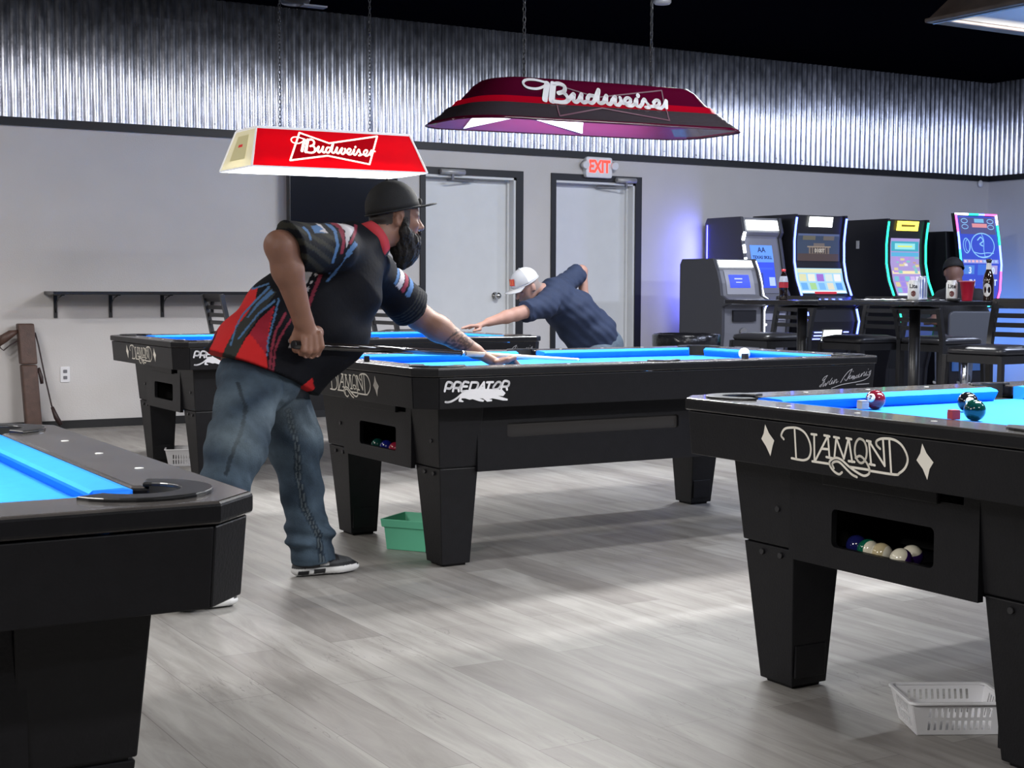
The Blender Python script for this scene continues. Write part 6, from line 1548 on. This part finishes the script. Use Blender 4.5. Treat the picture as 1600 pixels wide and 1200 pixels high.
K2.chain([G(935, 545, 8.72), G(925, 520, 8.72), mi2, G(862, 466, 8.71)], [.155, .165, .165, .13], .05, flat=((0, 1, 0), 1.15))
K2.cap(sl2, G(868, 460, 8.71), .088, .11, .04).cap(sr2, G(868, 460, 8.71), .085, .11, .04)
K2.sleeve(sl2, el2, .080, .082, .03, sl2*.30+el2*.70, el2-sl2).sleeve(sr2, er2, .078, .080, .03, sr2*.2+er2*.8, er2-sr2)
K2.cap(G(893, 523, 8.70), G(905, 535, 8.70), .08, .09, .06)
K2.wrinkle(lambda x, y, z: .004*np.sin((x*.5-z)*48+3*np.sin(x*9+y*7))*np.sin(x*14+z*11)+.002*np.sin(z*90+x*70))
K2.cut(G(905, 547, 8.7), (-.05, 0, 1))

K2.build('shirt', mat('navy_cotton', (.018, .030, .072), .85, noise=.1, nscale=20, bump=.1, bscale=80), P2, base2)
J2 = Blob((5.4, 8.5, .03), (6.6, 9.55, .90), .009)
J2.ell(G(938, 540, 8.72), (.17, .185, .15), k=.03)
J2.chain([G(935, 560, 8.60), np.array((5.92, 8.86, .42)), np.array((6.00, 8.84, .06))], [.12, .085, .08], .04)
J2.chain([G(940, 560, 8.84), np.array((6.16, 9.20, .42)), np.array((6.26, 9.22, .06))], [.12, .085, .08], .04)
J2.cut((0, 0, .045), (0, 0, 1)); J2.build('jeans', M['denim'], P2, base2, lambda V: np.tile(np.array((.10, .13, .17)), (len(V), 1)))
shoe((6.09, 8.84, 0), (5.82, 8.82, 0), P2, base2); shoe((6.35, 9.22, 0), (6.08, 9.22, 0), P2, base2)
# his cue
ca = Vector(G(915, 478, 8.92)); cb2 = Vector(G(742, 508, 8.47)); dq = (cb2-ca).normalized(); bt_ = ca-dq*.12
e = empty('pool_cue', tuple(bt_), 'pale pool cue held by the person in the navy shirt', 'cue')
MB().tube([Vector((0, 0, 0)), dq*.55], [.0145, .0115], 12).build('cue_butt', mat('tan_butt', (.32, .22, .13), .3), e)
MB().tube([dq*.55, dq*.57], [.0117, .0115], 12).build('joint_ring', M['black_plastic'], e)
MB().tube([dq*.57, dq*1.25], [.0113, .0065], 12).build('cue_shaft', mat('pale_shaft', (.6, .52, .42), .3), e)

# =================================================================== person seated at the corner machine
D3 = 13.2
G3 = lambda px, py, D=D3: np.array(at_d(px, py, D))
st3 = G3(1508, 532); base3 = np.array((st3[0], st3[1], 0.0))
P3 = empty('person', tuple(base3), 'person in black cap and t-shirt sitting with back turned at the corner slot machine', 'person')
hc3 = G3(1490, 425, 13.3); f3 = nz_((.55, .8, -.25)); u3_ = nz_(UP-f3*(UP@f3)); l3 = np.cross(u3_, f3)
shl3, shr3 = G3(1472, 468, 13.3), G3(1528, 466, 13.0)
A3 = Blob(tuple(base3+(-.75, -.6, .35)), tuple(base3+(.7, .95, 1.50)), .010)
A3.chain([st3+(0, 0, .1), G3(1503, 490, 13.2), G3(1500, 460, 13.2)], [.14, .15, .12], .05).cap(shl3, shr3, .06, .06, .05)
A3.cap(G3(1497, 452, 13.25), hc3, .058, .055, .03).ell(hc3, (.095, .075, .11), (f3, l3, u3_), .02)
A3.ell(hc3+f3*.03-u3_*.06, (.06, .052, .06), (f3, l3, u3_), .03).cap(hc3+f3*.09, hc3+f3*.11-u3_*.03, .009, .013, .01)
for s_ in (-1, 1): A3.ell(hc3+l3*s_*.078-u3_*.01, (.018, .012, .033), (f3, l3, u3_), .006)
el3 = G3(1462, 500, 13.2); wr3 = G3(1470, 500, 13.2)+np.array((.12, .26, -.02))
A3.chain([shl3, el3], [.05, .045], .03).chain([el3, wr3], [.044, .03], .02).cap(wr3, wr3+np.array((.05, .07, -.01)), .028, .026, .02)
for k_ in range(4): A3.cap(wr3+np.array((.06+k_*.012, .09-.012*k_, -.01)), wr3+np.array((.09+k_*.012, .14-.012*k_, -.03)), .011, .009, .005)
A3.cap(wr3+np.array((.02, .08, .0)), wr3+np.array((.03, .13, .0)), .012, .010, .005)
el3b = shr3+np.array((.10, .05, -.26)); A3.chain([shr3, el3b], [.05, .045], .03).chain([el3b, el3b+np.array((.02, .25, .02))], [.044, .03], .02)
for k_ in range(4): A3.cap(el3b+np.array((.0+k_*.015, .28, .02)), el3b+np.array((.0+k_*.018, .34, .0)), .012, .009, .005)
A3.build('body', M['skin'], P3, base3, lambda V: np.tile(np.array((.17, .09, .07)), (len(V), 1)))
cap_hat(P3, base3, hc3+u3_*.028, f3, u3_, (.110, .092, .11), M['black_cap'], M['black_cap'], radians(-4), .07, .08)
K3 = Blob(tuple(base3+(-.75, -.6, .45)), tuple(base3+(.75, .8, 1.40)), .010)
K3.chain([st3+(0, 0, .08), st3+(0, 0, .16), G3(1503, 490, 13.2), G3(1500, 462, 13.2)], [.16, .17, .18, .13], .05, flat=(tuple(l3), 1.2))
K3.cap(shl3, shr3, .085, .085, .05).cap(shl3, shl3*.4+el3*.6, .075, .075, .03).cap(shr3, shr3*.4+el3b*.6, .075, .075, .03)
K3.wrinkle(lambda x, y, z: .003*np.sin(z*60+x*20)*np.sin(x*22+y*15)); K3.cut(st3+(0, 0, .02), (0, 0, 1))
K3.build('t_shirt', mat('black_cotton', (.012, .012, .015), .85), P3, base3)
J3 = Blob(tuple(base3+(-.6, -.5, .02)), tuple(base3+(.7, .95, .90)), .011)
for s_ in (-1, 1):
    lat3 = nz_((l3[0], l3[1], 0))*s_*.11; fw3 = nz_((f3[0], f3[1], 0))
    h_ = st3+lat3+np.array((0, 0, .02)); kn = h_+fw3*.40+np.array((0, 0, .02)); fo = np.array((*(kn+fw3*.02)[:2], .26))
    J3.chain([h_, kn], [.10, .078], .04).chain([kn, fo], [.074, .058], .03)
J3.ell(st3+(0, 0, .03), (.17, .17, .10), k=.04)
J3.build('jeans', M['denim'], P3, base3, lambda V: np.tile(np.array((.12, .14, .19)), (len(V), 1)))
for s_ in (-1, 1):
    lat3 = nz_((l3[0], l3[1], 0))*s_*.11; fo = st3+lat3+fw3*.42
    sh_ = shoe(np.array((fo[0], fo[1], 0))-fw3*.08, np.array((fo[0], fo[1], 0))+fw3*.18, P3, base3); sh_.location.z = .20
# his stool
e = empty('machine_stool', (st3[0], st3[1], 0), 'charcoal padded stool under the person at the corner slot machine', 'stool', rz=atan2(f3[1], f3[0]))
MB().loft([rloop(.20, .20, .07, .52), rloop(.22, .21, .08, .545), rloop(.21, .20, .08, .575), rloop(.17, .17, .07, .585)], True, smooth=True).build('seat', M['vinyl'], e)
MB().loft([[(-.235+t, x, z) for x, z in rrect(-.20, .60, .20, .90, .05)] for t in (0, .05)], True).build('backrest', mat('charcoal_vinyl', (.055, .06, .075), .55), e, bevel=.012)
MB().bar((-.16, 0, .53), (-.22, 0, .66), .08, .02).build('back_bracket', M['metal_frame'], e)
MB().tube([(0, 0, .02), (0, 0, .53)], .035, 14).lathe([(0.001, 0), (.22, 0), (.22, .015), (.05, .04), (.035, .06)], 24).build('pedestal', M['chrome'], e)
MB().bar((.0, 0, .19), (.48, 0, .19), .03, .02).bar((.44, -.18, .19), (.44, .18, .19), .04, .02).build('footrest', M['chrome'], e)
